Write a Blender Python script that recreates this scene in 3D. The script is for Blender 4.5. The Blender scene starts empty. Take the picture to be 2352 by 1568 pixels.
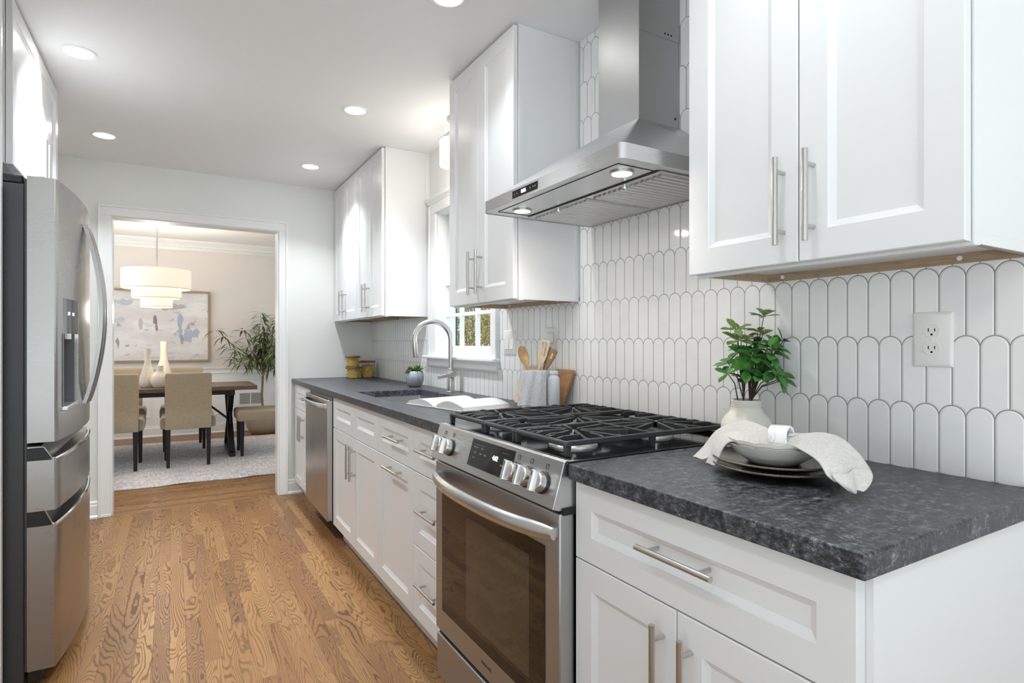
import bpy, bmesh, math, random
from mathutils import Vector, Matrix, noise as mnoise
PI = math.pi
scn = bpy.context.scene
COL = scn.collection

# ------------------------------------------------------------------ camera
F = 1323.5
cam_d = bpy.data.cameras.new('camera'); cam = bpy.data.objects.new('camera', cam_d); COL.objects.link(cam)
cam_d.sensor_width = 36.0; cam_d.lens = 36.0*F/2352; cam_d.shift_y = 1.8/2352; cam_d.clip_start = .02
cam.location = (0, 0, 1.203); cam.rotation_euler = (PI/2, 0, -.531)
scn.camera = cam
scn.view_settings.view_transform = 'Standard'; scn.view_settings.look = 'None'
scn.view_settings.gamma = 1; scn.view_settings.use_curve_mapping = False
scn.view_settings.exposure = 0.78

# ------------------------------------------------------------------ world and daylight
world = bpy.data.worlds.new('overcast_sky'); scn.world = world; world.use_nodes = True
wt = world.node_tree; bg = wt.nodes['Background']
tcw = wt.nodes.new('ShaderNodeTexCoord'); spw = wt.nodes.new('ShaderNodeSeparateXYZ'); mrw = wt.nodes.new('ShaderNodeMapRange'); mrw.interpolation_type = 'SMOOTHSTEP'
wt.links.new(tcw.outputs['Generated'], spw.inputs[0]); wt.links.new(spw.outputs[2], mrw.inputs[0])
mrw.inputs[1].default_value = -.08; mrw.inputs[2].default_value = .08; mrw.inputs[3].default_value = 2.4; mrw.inputs[4].default_value = .80   # lower half made brighter to light the ceiling, veiled sky above
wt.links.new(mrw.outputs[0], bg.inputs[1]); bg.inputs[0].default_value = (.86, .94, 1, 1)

CAN_W = 3.1      # watts of each recessed ceiling light
XW, XL, YB, YF, H = 1.469, -1.17, -2.4, 4.851, 2.4545

# ------------------------------------------------------------------ helpers: objects
def obj(name, bm, m, parent=None, smooth=False, bevel=0, seg=2, sub=0):
    bmesh.ops.recalc_face_normals(bm, faces=bm.faces)
    me = bpy.data.meshes.new(name); bm.to_mesh(me); bm.free()
    o = bpy.data.objects.new(name, me); COL.objects.link(o)
    for mm in (m if isinstance(m, (list, tuple)) else [m]): me.materials.append(mm)
    if parent is not None: o.parent = parent
    if smooth:
        for p in me.polygons: p.use_smooth = True
    if bevel:
        b = o.modifiers.new('bevel', 'BEVEL'); b.width = bevel; b.segments = seg; b.limit_method = 'ANGLE'; b.angle_limit = .6
        b.harden_normals = False
    if sub:
        s = o.modifiers.new('sub', 'SUBSURF'); s.levels = sub; s.render_levels = sub
    if smooth is True or bevel:
        me.set_sharp_from_angle(angle=.7) if hasattr(me, 'set_sharp_from_angle') else None
        for p in me.polygons: p.use_smooth = True
    return o
def tag(o, label=None, cat=None, group=None, kind=None):
    if label: o['label'] = label
    if cat: o['category'] = cat
    if group: o['group'] = group
    if kind: o['kind'] = kind
    return o
def thing(name, label, cat, loc=(0, 0, 0), rz=0, group=None):
    o = bpy.data.objects.new(name, None); COL.objects.link(o); o.location = loc; o.rotation_euler = (0, 0, rz)
    o.empty_display_size = .05
    return tag(o, label, cat, group)
def struct(name, bm, m, parent=None, **k):
    o = obj(name, bm, m, parent, **k)
    if parent is None: o['kind'] = 'structure'
    return o
def copy_tree(o, parent=None):
    c = o.copy(); COL.objects.link(c)
    if parent is not None: c.parent = parent
    for ch in [x for x in bpy.data.objects if x.parent == o and x is not c]:
        copy_tree(ch, c)
    return c
def B(): return bmesh.new()
def box(bm, x0, x1, y0, y1, z0, z1, mi=0):
    v = [bm.verts.new((x, y, z)) for x in (x0, x1) for y in (y0, y1) for z in (z0, z1)]
    for f in ((0, 1, 3, 2), (4, 6, 7, 5), (0, 4, 5, 1), (2, 3, 7, 6), (0, 2, 6, 4), (1, 5, 7, 3)):
        fc = bm.faces.new([v[i] for i in f]); fc.material_index = mi
    return v
def obox(bm, c, ax, ay, az, mi=0):
    """box from centre and three half-axis vectors"""
    c, ax, ay, az = Vector(c), Vector(ax), Vector(ay), Vector(az)
    v = [bm.verts.new(c+i*ax+j*ay+k*az) for i in (-1, 1) for j in (-1, 1) for k in (-1, 1)]
    for f in ((0, 1, 3, 2), (4, 6, 7, 5), (0, 4, 5, 1), (2, 3, 7, 6), (0, 2, 6, 4), (1, 5, 7, 3)):
        fc = bm.faces.new([v[i] for i in f]); fc.material_index = mi
    return v
def bar(bm, p, q, w, h, up=(0, 0, 1), mi=0):
    p, q = Vector(p), Vector(q); d = q-p; L = d.length; d.normalize()
    s = d.cross(Vector(up)); s.normalize(); u = s.cross(d)
    return obox(bm, (p+q)/2, d*L/2, s*w/2, u*h/2, mi)
def tube(bm, pts, r, n=12, caps=True, mi=0):
    pts = [Vector(p) for p in pts]; rs = r if isinstance(r, (list, tuple)) else [r]*len(pts)
    rings = []; up = None
    for i, p in enumerate(pts):
        t = (pts[min(i+1, len(pts)-1)]-pts[max(i-1, 0)]).normalized()
        if up is None:
            up = Vector((0, 0, 1)) if abs(t.z) < .9 else Vector((1, 0, 0))
        a = t.cross(up); a.normalize(); b = a.cross(t); up = b
        rings.append([bm.verts.new(p+rs[i]*(math.cos(2*PI*k/n)*a+math.sin(2*PI*k/n)*b)) for k in range(n)])
    for i in range(len(rings)-1):
        for k in range(n):
            f = bm.faces.new((rings[i][k], rings[i][(k+1) % n], rings[i+1][(k+1) % n], rings[i+1][k])); f.material_index = mi
    if caps:
        bm.faces.new(rings[0][::-1]).material_index = mi; bm.faces.new(rings[-1]).material_index = mi
def lathe(bm, prof, c=(0, 0, 0), n=32, caps=True, mi=0, fn=None, M=None):
    """prof = [(radius, z)]; fn(angle, i) -> radius factor"""
    rings = []
    for i, (r, z) in enumerate(prof):
        ring = []
        for k in range(n):
            a = 2*PI*k/n; rr = r*(fn(a, i) if fn else 1)
            v = Vector((rr*math.cos(a), rr*math.sin(a), z))
            if M is not None: v = M @ v
            ring.append(bm.verts.new(v+Vector(c)))
        rings.append(ring)
    for i in range(len(rings)-1):
        for k in range(n):
            f = bm.faces.new((rings[i][k], rings[i][(k+1) % n], rings[i+1][(k+1) % n], rings[i+1][k])); f.material_index = mi
    if caps:
        for rg, (r, z) in ((rings[0], prof[0]), (rings[-1], prof[-1])):
            if r > 1e-5: bm.faces.new(rg).material_index = mi
def prism(bm, poly, axis, a0, a1, mi=0):
    """poly in the other two axes, extruded along axis"""
    def P(p, a):
        return {'x': (a, p[0], p[1]), 'y': (p[0], a, p[1]), 'z': (p[0], p[1], a)}[axis]
    A = [bm.verts.new(P(p, a0)) for p in poly]; Bv = [bm.verts.new(P(p, a1)) for p in poly]
    n = len(poly)
    for i in range(n): bm.faces.new((A[i], A[(i+1) % n], Bv[(i+1) % n], Bv[i])).material_index = mi
    bm.faces.new(A).material_index = mi; bm.faces.new(Bv).material_index = mi
def holed(bm, us, vs, holes, w0, w1, mp):
    """slab with holes: cells us x vs, holes = set of (i,j); mp(u,v,w) -> xyz"""
    vt = {}
    def V(i, j, w):
        k = (i, j, w)
        if k not in vt: vt[k] = bm.verts.new(mp(us[i], vs[j], w1 if w else w0))
        return vt[k]
    cells = {(i, j) for i in range(len(us)-1) for j in range(len(vs)-1)} - set(holes)
    for (i, j) in cells:
        for w in (0, 1): bm.faces.new((V(i, j, w), V(i+1, j, w), V(i+1, j+1, w), V(i, j+1, w)))
        for (di, dj, a, b) in ((-1, 0, (i, j), (i, j+1)), (1, 0, (i+1, j), (i+1, j+1)), (0, -1, (i, j), (i+1, j)), (0, 1, (i, j+1), (i+1, j+1))):
            if (i+di, j+dj) not in cells: bm.faces.new((V(*a, 0), V(*b, 0), V(*b, 1), V(*a, 1)))
def text(name, s, size, M, m, parent, ext=.0004, align='CENTER'):
    c = bpy.data.curves.new(name, 'FONT'); c.body = s; c.size = size; c.extrude = ext; c.align_x = align; c.align_y = 'CENTER'
    t = bpy.data.objects.new(name+'_c', c); COL.objects.link(t)
    me = bpy.data.meshes.new_from_object(t.evaluated_get(bpy.context.evaluated_depsgraph_get()))
    bpy.data.objects.remove(t); me.transform(M)
    me.materials.clear(); me.materials.append(m); me.name = name
    o = bpy.data.objects.new(name, me); COL.objects.link(o); o.parent = parent
    return o
def frame_mx(o, xa, ya):
    xa, ya = Vector(xa).normalized(), Vector(ya).normalized(); za = xa.cross(ya)
    return Matrix(((xa.x, ya.x, za.x, o[0]), (xa.y, ya.y, za.y, o[1]), (xa.z, ya.z, za.z, o[2]), (0, 0, 0, 1)))

# ------------------------------------------------------------------ helpers: node materials
class NT:
    def __init__(s, name, rough=.5, metal=0.):
        s.m = bpy.data.materials.new(name); s.m.use_nodes = True; s.t = s.m.node_tree; s.b = s.t.nodes['Principled BSDF']
        s.b.inputs['Roughness'].default_value = rough; s.b.inputs['Metallic'].default_value = metal
    def put(s, sock, v):
        if isinstance(v, bpy.types.NodeSocket): s.t.links.new(v, sock)
        elif v is not None: sock.default_value = v
    def set(s, **k):
        for a, v in k.items():
            n = a.replace('_', ' ').title() if a not in ('IOR',) else a
            n = {'Ior': 'IOR', 'Specular': 'Specular IOR Level', 'Coat': 'Coat Weight', 'Transmission': 'Transmission Weight', 'Sheen': 'Sheen Weight', 'Subsurface': 'Subsurface Weight'}.get(n, n)
            s.put(s.b.inputs[n], v)
        return s
    def m_(s, op, a, b=None, c=None):
        n = s.t.nodes.new('ShaderNodeMath'); n.operation = op
        for i, v in enumerate((a, b, c)):
            if v is not None: s.put(n.inputs[i], v)
        return n.outputs[0]
    def add(s, a, b): return s.m_('ADD', a, b)
    def sub(s, a, b): return s.m_('SUBTRACT', a, b)
    def mul(s, a, b): return s.m_('MULTIPLY', a, b)
    def div(s, a, b): return s.m_('DIVIDE', a, b)
    def obj(s): return s.t.nodes.new('ShaderNodeTexCoord').outputs['Object']
    def pos(s): return s.t.nodes.new('ShaderNodeNewGeometry').outputs['Position']
    def sep(s, v):
        n = s.t.nodes.new('ShaderNodeSeparateXYZ'); s.put(n.inputs[0], v); return n.outputs
    def comb(s, x=0., y=0., z=0.):
        n = s.t.nodes.new('ShaderNodeCombineXYZ')
        for i, v in enumerate((x, y, z)): s.put(n.inputs[i], v)
        return n.outputs[0]
    def map(s, v, scale=(1, 1, 1), loc=(0, 0, 0)):
        n = s.t.nodes.new('ShaderNodeMapping'); s.put(n.inputs[0], v); n.inputs['Scale'].default_value = scale; n.inputs['Location'].default_value = loc; return n.outputs[0]
    def noise(s, v, scale=5., detail=2., rough=.5, dist=0., col=False):
        n = s.t.nodes.new('ShaderNodeTexNoise'); s.put(n.inputs['Vector'], v)
        n.inputs['Scale'].default_value = scale; n.inputs['Detail'].default_value = detail; n.inputs['Roughness'].default_value = rough; n.inputs['Distortion'].default_value = dist
        return n.outputs[1 if col else 0]
    def vor(s, v, scale=5., feat='F1', out='Distance'):
        n = s.t.nodes.new('ShaderNodeTexVoronoi'); n.feature = feat; s.put(n.inputs['Vector'], v); n.inputs['Scale'].default_value = scale; return n.outputs[out]
    def white(s, v, dim='2D'):
        n = s.t.nodes.new('ShaderNodeTexWhiteNoise'); n.noise_dimensions = dim
        s.put(n.inputs['W' if dim == '1D' else 'Vector'], v); return n.outputs
    def ss(s, v, a, b, lo=0., hi=1.):
        n = s.t.nodes.new('ShaderNodeMapRange'); n.interpolation_type = 'SMOOTHSTEP'
        for i, x in enumerate((v, a, b, lo, hi)): s.put(n.inputs[i], x)
        return n.outputs[0]
    def lin(s, v, a, b, lo=0., hi=1.):
        n = s.t.nodes.new('ShaderNodeMapRange')
        for i, x in enumerate((v, a, b, lo, hi)): s.put(n.inputs[i], x)
        return n.outputs[0]
    def mix(s, f, a, b, mode='MIX'):
        n = s.t.nodes.new('ShaderNodeMix'); n.data_type = 'RGBA'; n.blend_type = mode
        s.put(n.inputs[0], f)
        for i, v in ((6, a), (7, b)):
            if isinstance(v, tuple) and len(v) == 3: v = (*v, 1)
            s.put(n.inputs[i], v)
        return n.outputs[2]
    def ramp(s, f, stops):
        n = s.t.nodes.new('ShaderNodeValToRGB'); s.put(n.inputs[0], f); cr = n.color_ramp
        while len(cr.elements) < len(stops): cr.elements.new(.5)
        for e, (p, c) in zip(cr.elements, stops): e.position = p; e.color = (*c, 1)
        return n.outputs[0]
    def bump(s, h, dist=.001, strength=1.):
        n = s.t.nodes.new('ShaderNodeBump'); s.put(n.inputs['Height'], h); n.inputs['Distance'].default_value = dist; n.inputs['Strength'].default_value = strength
        s.t.links.new(n.outputs[0], s.b.inputs['Normal']); return s
def sr(r, g, b):
    f = lambda c: (c/255/12.92 if c/255 < .04045 else ((c/255+.055)/1.055)**2.4)
    return (f(r), f(g), f(b))
def c4(c): return (*c, 1)
def flat(name, c, rough=.5, metal=0., nz=0., nscale=40., ndist=.0006, **k):
    """plain procedural material: slight noise in colour and a fine bump"""
    n = NT(name, rough, metal)
    v = n.noise(n.obj(), nscale, 3)
    d = nz or .02
    n.set(base_color=n.mix(v, tuple(x*(1-d) for x in c), tuple(min(1, x*(1+d)) for x in c)))
    if k: n.set(**k)
    if ndist: n.bump(v, ndist, .3)
    return n.m
def emit(name, c, st):
    n = NT(name, .4); n.set(base_color=c4(c), emission_color=c4(c), emission_strength=st); return n.m

M = {}
M['cab'] = flat('cabinet_white', sr(233, 233, 233), .34, nz=.005, nscale=90, ndist=.00012)
M['ceil'] = flat('ceiling_paint', sr(246, 246, 247), .8, nz=.006, nscale=160, ndist=.0003)
M['wall'] = flat('wall_paint', sr(238, 239, 235), .65, nz=.006, nscale=200, ndist=.0003)
M['wall_din'] = flat('dining_wall_paint', sr(226, 219, 213), .7, nz=.006, nscale=200, ndist=.0003)
M['trim'] = flat('trim_gloss_white', sr(244, 244, 243), .3, nz=.004, nscale=60, ndist=.0001)
M['rail_wood'] = None
def steel(name, c=(.60, .60, .60), rough=.27, axis=(1, 1, 60), amp=.10):
    n = NT(name, rough, 1.)
    v = n.noise(n.map(n.obj(), axis), 14., 4, .6)
    v2 = n.noise(n.map(n.obj(), (3, 3, 3)), 1.6, 2)
    n.set(base_color=n.mix(v, tuple(x*.97 for x in c), tuple(min(1, x*1.03) for x in c)), roughness=n.add(n.lin(v, .3, .7, rough-amp*.5, rough+amp*.5), n.lin(v2, .3, .7, -.03, .03)))
    n.bump(v, .00003, .12)
    return n.m
M['steel'] = steel('stainless_brushed', rough=.30, axis=(1.2, 1.2, 70), amp=.05)
M['steel_v'] = steel('stainless_brushed_door', (.46, .465, .47), .42, axis=(1.2, 1.2, 70), amp=.05)
M['steel_fr'] = steel('fridge_stainless', (.43, .415, .40), .30, axis=(1.2, 1.2, 70), amp=.05)
M['steel_dw'] = steel('dishwasher_stainless', (.50, .48, .47), .3, axis=(1.2, 1.2, 70), amp=.05)
M['nickel'] = flat('brushed_nickel', (.58, .57, .55), .28, 1., nz=.03, nscale=200, ndist=.0001)
M['chrome'] = flat('chrome', (.78, .78, .78), .08, 1., nz=.01, ndist=0)
M['fr_side'] = flat('fridge_side_grey', sr(72, 72, 74), .42, .3, nz=.10, nscale=260, ndist=.0008)
M['blackp'] = flat('black_plastic', (.012, .012, .013), .35, nz=.05)
M['blackgl'] = flat('black_glass_panel', (.010, .010, .011), .06, nz=.01, ndist=0)
M['enamel'] = flat('black_enamel_cooktop', (.008, .008, .009), .10, nz=.05, ndist=.0001)
M['iron'] = flat('cast_iron', (.030, .032, .034), .48, nz=.15, nscale=400, ndist=.0006)
M['alu'] = flat('cast_aluminium', (.75, .75, .74), .38, 1., nz=.05, nscale=120)
M['white_pl'] = flat('white_plastic', sr(240, 238, 234), .3, nz=.004, ndist=0)
M['dark_gap'] = flat('dark_slot', (.01, .01, .01), .7)
M['led'] = emit('led_digits', (.85, .95, 1.), 2.)
M['icon'] = flat('panel_print_grey', (.30, .30, .31), .5)
M['iconb'] = flat('panel_print_dark', (.03, .03, .03), .5)
M['lens'] = emit('can_light_lens', (1, .985, .96), 16.)

def wood(name, c0, c1, axis=1, k=1., rough=.45, rings=10, lines=.5):
    n = NT(name, rough); sc = [9*k]*3; sc[axis] = 1.1*k
    p = n.map(n.obj(), tuple(sc))
    a = n.noise(p, 1.6, 3, .5, .6)
    r = n.m_('SINE', n.mul(a, rings*6.283))
    line = n.ss(r, .2, 1.)
    fs = [300.]*3; fs[axis] = 9.
    fine = n.noise(n.map(n.obj(), tuple(fs)), 1., 2)
    col = n.mix(n.mul(line, lines), c1, c0); col = n.mix(n.mul(n.ss(fine, .5, .8), .4), col, tuple(x*.6 for x in c0))
    n.set(base_color=col); n.bump(fine, .0003, .3)
    return n.m
M['rail_wood'] = wood('cabinet_plywood', sr(150, 124, 98), sr(172, 148, 122), 1, 1.4)
M['board'] = wood('acacia_board', sr(136, 92, 56), sr(182, 136, 92), 1, 2.0, .45, 7)
M['board_pale'] = wood('maple_board', sr(215, 178, 130), sr(236, 208, 168), 2, 1.4)
M['spoon'] = wood('beech_utensil', sr(176, 138, 88), sr(205, 168, 118), 2, 2.5, .5, 5)
M['spoon_pale'] = wood('pale_utensil', sr(214, 186, 146), sr(232, 208, 174), 2, 2.5, .5, 4)
M['spoon_dk'] = wood('walnut_utensil', sr(120, 92, 58), sr(160, 128, 86), 2, 2.5, .5, 4)
M['lid'] = wood('acacia_lid', sr(112, 66, 30), sr(152, 98, 52), 0, 3.5)
M['table'] = wood('walnut_tabletop', sr(78, 58, 44), sr(112, 88, 68), 0, .9, .32)
M['frame_wood'] = wood('oak_frame', sr(140, 112, 84), sr(170, 142, 112), 2, 3)

# oak strip floor
def floor_mat(name, swap=False, w=.0572, L=.82, glow=1.0):
    n = NT(name, .3)
    o = n.sep(n.pos()); x, y = (o[1], o[0]) if swap else (o[0], o[1])
    u = n.add(n.div(x, w), 50.245); ci = n.m_('FLOOR', u); fx = n.m_('FRACT', u)
    r1 = n.white(ci, '1D')[0]
    v = n.add(n.div(y, L), n.mul(r1, 13.)); ri = n.m_('FLOOR', v); fy = n.m_('FRACT', v)
    wn = n.white(n.comb(ci, ri, 0.), '2D'); idv = wn[0]; idc = n.sep(wn[1])
    gv = n.comb(n.add(n.mul(x, n.lin(idc[0], 0., 1., 5.5, 9.5)), n.mul(idv, 31.)), n.add(n.mul(y, n.lin(idv, 0., 1., .7, 1.35)), n.mul(idc[0], 17.)), n.mul(idc[1], 23.))
    g = n.noise(gv, 1.3, 1.6, .45, .25)
    wob = n.noise(n.comb(n.mul(x, 42.), n.mul(y, 30.), idv), 1., 3.)
    freq = n.lin(idc[2], 0., 1., 22., 40.)
    ph = n.add(n.mul(g, freq), n.mul(wob, .75))
    tri = n.m_('PINGPONG', ph, .5)                      # 0..0.5
    line = n.ss(tri, .24, .45)
    amp = n.lin(idc[1], 0., 1., .55, 1.)
    patch = n.ss(n.noise(n.comb(n.mul(x, 9.), n.mul(y, 3.), idv), 1.3, 2.), .32, .52, .4, 1.)
    pore = n.noise(n.comb(n.mul(x, 520.), n.mul(y, 26.), idv), 1., 2.)
    base = n.ramp(idv, [(0., sr(136, 94, 54)), (.3, sr(154, 112, 67)), (.55, sr(163, 122, 76)), (.8, sr(146, 103, 61)), (1., sr(130, 92, 58))])
    soft = n.noise(n.comb(n.mul(x, 14.), n.mul(y, 2.4), idv), 1., 3.)
    base = n.mix(n.lin(soft, .3, .7), n.mix(.16, base, sr(120, 76, 40)), base)
    dark = n.mix(.85, base, sr(66, 36, 16))
    c = n.mix(n.mul(n.mul(line, amp), patch), base, dark)
    c = n.mix(n.mul(n.ss(pore, .52, .75), .35), c, dark)
    ex = n.mul(n.m_('MINIMUM', fx, n.sub(1., fx)), w); ey = n.mul(n.m_('MINIMUM', fy, n.sub(1., fy)), L)
    e = n.m_('MINIMUM', ex, ey); gap = n.ss(e, .0003, .0011)
    c = n.mix(gap, n.mix(.55, c, sr(70, 40, 20)), c)
    n.set(base_color=c, roughness=n.lin(line, 0., 1., .34, .48), specular=.4)
    n.bump(n.add(gap, n.mul(line, -.18)), .0006, .5)
    return n.m
M['floor'] = floor_mat('oak_strip_floor')
M['floor_din'] = floor_mat('oak_strip_floor_dining', True)

# scallop ended tile backsplash
def tile_mat():
    n = NT('scallop_tile', .12); o = n.sep(n.pos())
    w, h, z0, y0 = .0503, .1514, .9141, .8725
    t = n.div(n.sub(o[2], z0), h); r = n.m_('FLOOR', t); zl = n.mul(n.sub(t, r), h)
    par = n.m_('MODULO', n.add(r, 101.), 2.)                   # row 1 -> 0
    u = n.add(n.add(n.div(n.sub(o[1], y0), w), 200.5), n.mul(par, .5))
    f = n.m_('FRACT', u); dx = n.mul(n.m_('ABSOLUTE', n.sub(f, .5)), w)
    side = n.sub(w/2, dx)
    top0 = h-w/2
    zz = n.sub(zl, top0)
    arc = n.sub(n.m_('SQRT', n.add(n.mul(dx, dx), n.mul(zz, zz))), w/2)
    darc = n.m_('ABSOLUTE', arc)
    zb = n.add(zl, w/2)
    arcb = n.m_('ABSOLUTE', n.sub(n.m_('SQRT', n.add(n.mul(side, side), n.mul(zb, zb))), w/2))
    upper = n.m_('GREATER_THAN', zl, top0)
    dlow = n.m_('MINIMUM', side, arcb)
    d = n.add(n.mul(upper, darc), n.mul(n.sub(1., upper), dlow))
    gm = n.ss(d, .0009, .0015)
    inup = n.mul(upper, n.m_('GREATER_THAN', arc, 0.))
    rid = n.add(r, inup)
    cid = n.m_('FLOOR', n.add(u, n.mul(inup, .5)))
    cw = n.white(n.comb(cid, rid, n.mul(par, 3.)), '3D')
    tone = n.noise(n.comb(n.mul(o[1], 3.), n.mul(o[2], 3.), cw[0]), 2.4, 3., .55)
    tc = n.mix(n.ss(tone, .45, .8), sr(247, 246, 244), sr(236, 236, 236))
    tc = n.mix(n.mul(cw[0], .28), tc, sr(238, 237, 235))
    gc = n.mix(n.noise(n.pos(), 300., 2.), sr(142, 141, 138), sr(162, 161, 158))
    n.set(base_color=n.mix(gm, gc, tc), roughness=n.lin(gm, 0., 1., .8, .10))
    tilt = n.mul(n.noise(n.comb(n.mul(o[1], 22.), n.mul(o[2], 9.), n.mul(cw[0], 9.)), 1., 1.), .22)
    n.bump(n.add(n.ss(d, .0008, .0050), tilt), .0011, .8)
    return n.m
M['tile'] = tile_mat()

# dark leathered granite
def granite():
    n = NT('leathered_granite', .34); p = n.obj()
    a = n.noise(n.map(p, (1, .55, 1)), 150., 5., .75, .4); b = n.noise(n.map(p, (1, 1.6, 1)), 34., 4., .65); c = n.noise(p, 420., 3., .7)
    d = n.noise(p, 9., 3., .5)
    v = n.add(n.add(n.mul(a, .5), n.mul(b, .35)), n.mul(c, .25))
    col = n.ramp(v, [(.44, sr(20, 21, 24)), (.53, sr(48, 50, 55)), (.60, sr(88, 91, 97)), (.68, sr(150, 152, 156))])
    col = n.mix(n.mul(n.ss(d, .45, .7), .25), col, sr(74, 70, 72))
    n.set(base_color=col, roughness=n.lin(v, .4, .7, .30, .46))
    n.bump(n.add(n.mul(a, .6), n.mul(n.noise(p, 60., 3.), .3)), .0009, .45)
    return n.m
M['granite'] = granite()

def fabric(name, c, c2=None, scale=900., rough=.9, bumpd=.0006):
    n = NT(name, rough); p = n.obj(); o = n.sep(p)
    w1 = n.noise(n.map(p, (1, 1, .08)), scale, 2.); w2 = n.noise(n.map(p, (.08, .5, 1)), scale, 2.)
    big = n.noise(p, 30., 3.)
    v = n.add(n.mul(w1, .5), n.mul(w2, .5))
    n.set(base_color=n.mix(n.ss(v, .35, .65), c2 or tuple(x*.72 for x in c), n.mix(n.lin(big, .3, .7, 0., .15), c, tuple(x*.8 for x in c))), sheen=.2)
    n.bump(v, bumpd, .6); return n.m
M['chair'] = fabric('chair_linen_taupe', sr(186, 170, 146), sr(164, 148, 124), 500)
M['linen'] = fabric('natural_linen', sr(222, 219, 214), sr(196, 192, 187), 700, bumpd=.001)
M['towel'] = fabric('grey_white_towel', sr(226, 226, 228), sr(184, 186, 192), 600)
M['shade'] = None

def room_shade():
    n = NT('linen_lampshade', .9)
    w = n.noise(n.map(n.obj(), (1, 1, .1)), 400., 2.)
    n.set(base_color=n.mix(w, sr(246, 236, 220), sr(252, 245, 232)), emission_color=c4((1., .87, .70)), emission_strength=.22)
    n.bump(w, .0004, .4); return n.m
M['shade'] = room_shade()

# ------------------------------------------------------------------ room shell
def mp_xyz(axis):
    return {'x': lambda u, v, w: (w, u, v), 'y': lambda u, v, w: (u, w, v), 'z': lambda u, v, w: (u, v, w)}[axis]
bm = B(); box(bm, XL-.12, XW+.13, YB-.12, 4.868, -.06, 0); struct('floor', bm, M['floor'])
bm = B(); box(bm, -2.4, 1.88, 4.868, 8.75, -.06, 0); struct('floor', bm, M['floor_din'])
bm = B(); box(bm, XL-.12, XW+.13, YB-.12, YF+.06, H, H+.08); struct('ceiling', bm, M['ceil'])
bm = B(); box(bm, -2.4, 1.88, YF+.06, 8.75, 2.52, 2.60); struct('ceiling', bm, M['ceil'])
# right wall with the window opening
WY0, WY1, WZ0, WZ1 = 2.69, 3.46, 1.10, 2.045
bm = B(); holed(bm, [YB-.12, WY0, WY1, YF+.01], [0, WZ0, WZ1, H], {(1, 1)}, XW, XW+.13, mp_xyz('x')); struct('wall_right', bm, M['wall'])
# far wall with the cased doorway
DX0, DX1, DZ = -.378, .719, 2.084
bm = B(); holed(bm, [XL-.12, DX0, DX1, XW], [0, DZ, H], {(1, 0)}, YF, YF+.12, mp_xyz('y')); struct('wall_far', bm, M['wall'])
bm = B(); holed(bm, [YB-.12, -2.1, .2, YF], [0, .12, 2.2, H], {(1, 1)}, XL-.12, XL, mp_xyz('x')); struct('wall_left', bm, M['wall'])
# wall behind the camera with a wide opening added for daylight
bm = B(); holed(bm, [XL, -.95, 1.25, XW], [0, .12, 2.2, H], {(1, 1)}, YB-.12, YB, mp_xyz('y')); struct('wall_back', bm, M['wall'])
# dining room walls
bm = B(); box(bm, -2.4, 1.88, 8.62, 8.75, 0, 2.52); struct('wall_dining_far', bm, M['wall_din'])
bm = B(); holed(bm, [YF+.12, 5.3, 8.2, 8.62], [0, .3, 2.3, 2.52], {(1, 1)}, 1.75, 1.88, mp_xyz('x')); struct('wall_dining_right', bm, M['wall_din'])
bm = B(); holed(bm, [YF+.12, 5.3, 8.2, 8.62], [0, .3, 2.3, 2.52], {(1, 1)}, -2.4, -2.25, mp_xyz('x')); struct('wall_dining_left', bm, M['wall_din'])
bm = B(); box(bm, -2.4, XL-.12, YF, YF+.12, 0, 2.52); box(bm, XW, 1.88, YF, YF+.12, 0, 2.52); box(bm, XL-.12, XW, YF+.06, YF+.12, H, 2.52)
struct('wall_dining_near', bm, M['wall_din'])

# glass
gl = NT('clear_glass', 0.); gl.set(transmission=1., base_color=(1, 1, 1, 1), ior=1.45)
# thin window glass: mostly transparent with a reflection
def pane_mat():
    m = bpy.data.materials.new('window_glass'); m.use_nodes = True; t = m.node_tree; t.nodes.clear()
    o = t.nodes.new('ShaderNodeOutputMaterial'); mx = t.nodes.new('ShaderNodeMixShader'); tr = t.nodes.new('ShaderNodeBsdfTransparent'); g = t.nodes.new('ShaderNodeBsdfGlossy')
    fr = t.nodes.new('ShaderNodeFresnel'); fr.inputs[0].default_value = 1.4; g.inputs['Roughness'].default_value = .02
    tr.inputs[0].default_value = (.97, .98, .98, 1)
    ge = t.nodes.new('ShaderNodeNewGeometry'); iv = t.nodes.new('ShaderNodeMath'); iv.operation = 'SUBTRACT'; iv.inputs[0].default_value = 1; t.links.new(ge.outputs['Backfacing'], iv.inputs[1])
    mu = t.nodes.new('ShaderNodeMath'); mu.operation = 'MULTIPLY'; t.links.new(fr.outputs[0], mu.inputs[0]); t.links.new(iv.outputs[0], mu.inputs[1])
    t.links.new(mu.outputs[0], mx.inputs[0]); t.links.new(tr.outputs[0], mx.inputs[1]); t.links.new(g.outputs[0], mx.inputs[2]); t.links.new(mx.outputs[0], o.inputs[0])
    return m
M['pane'] = pane_mat(); M['glass'] = gl.m

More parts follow.
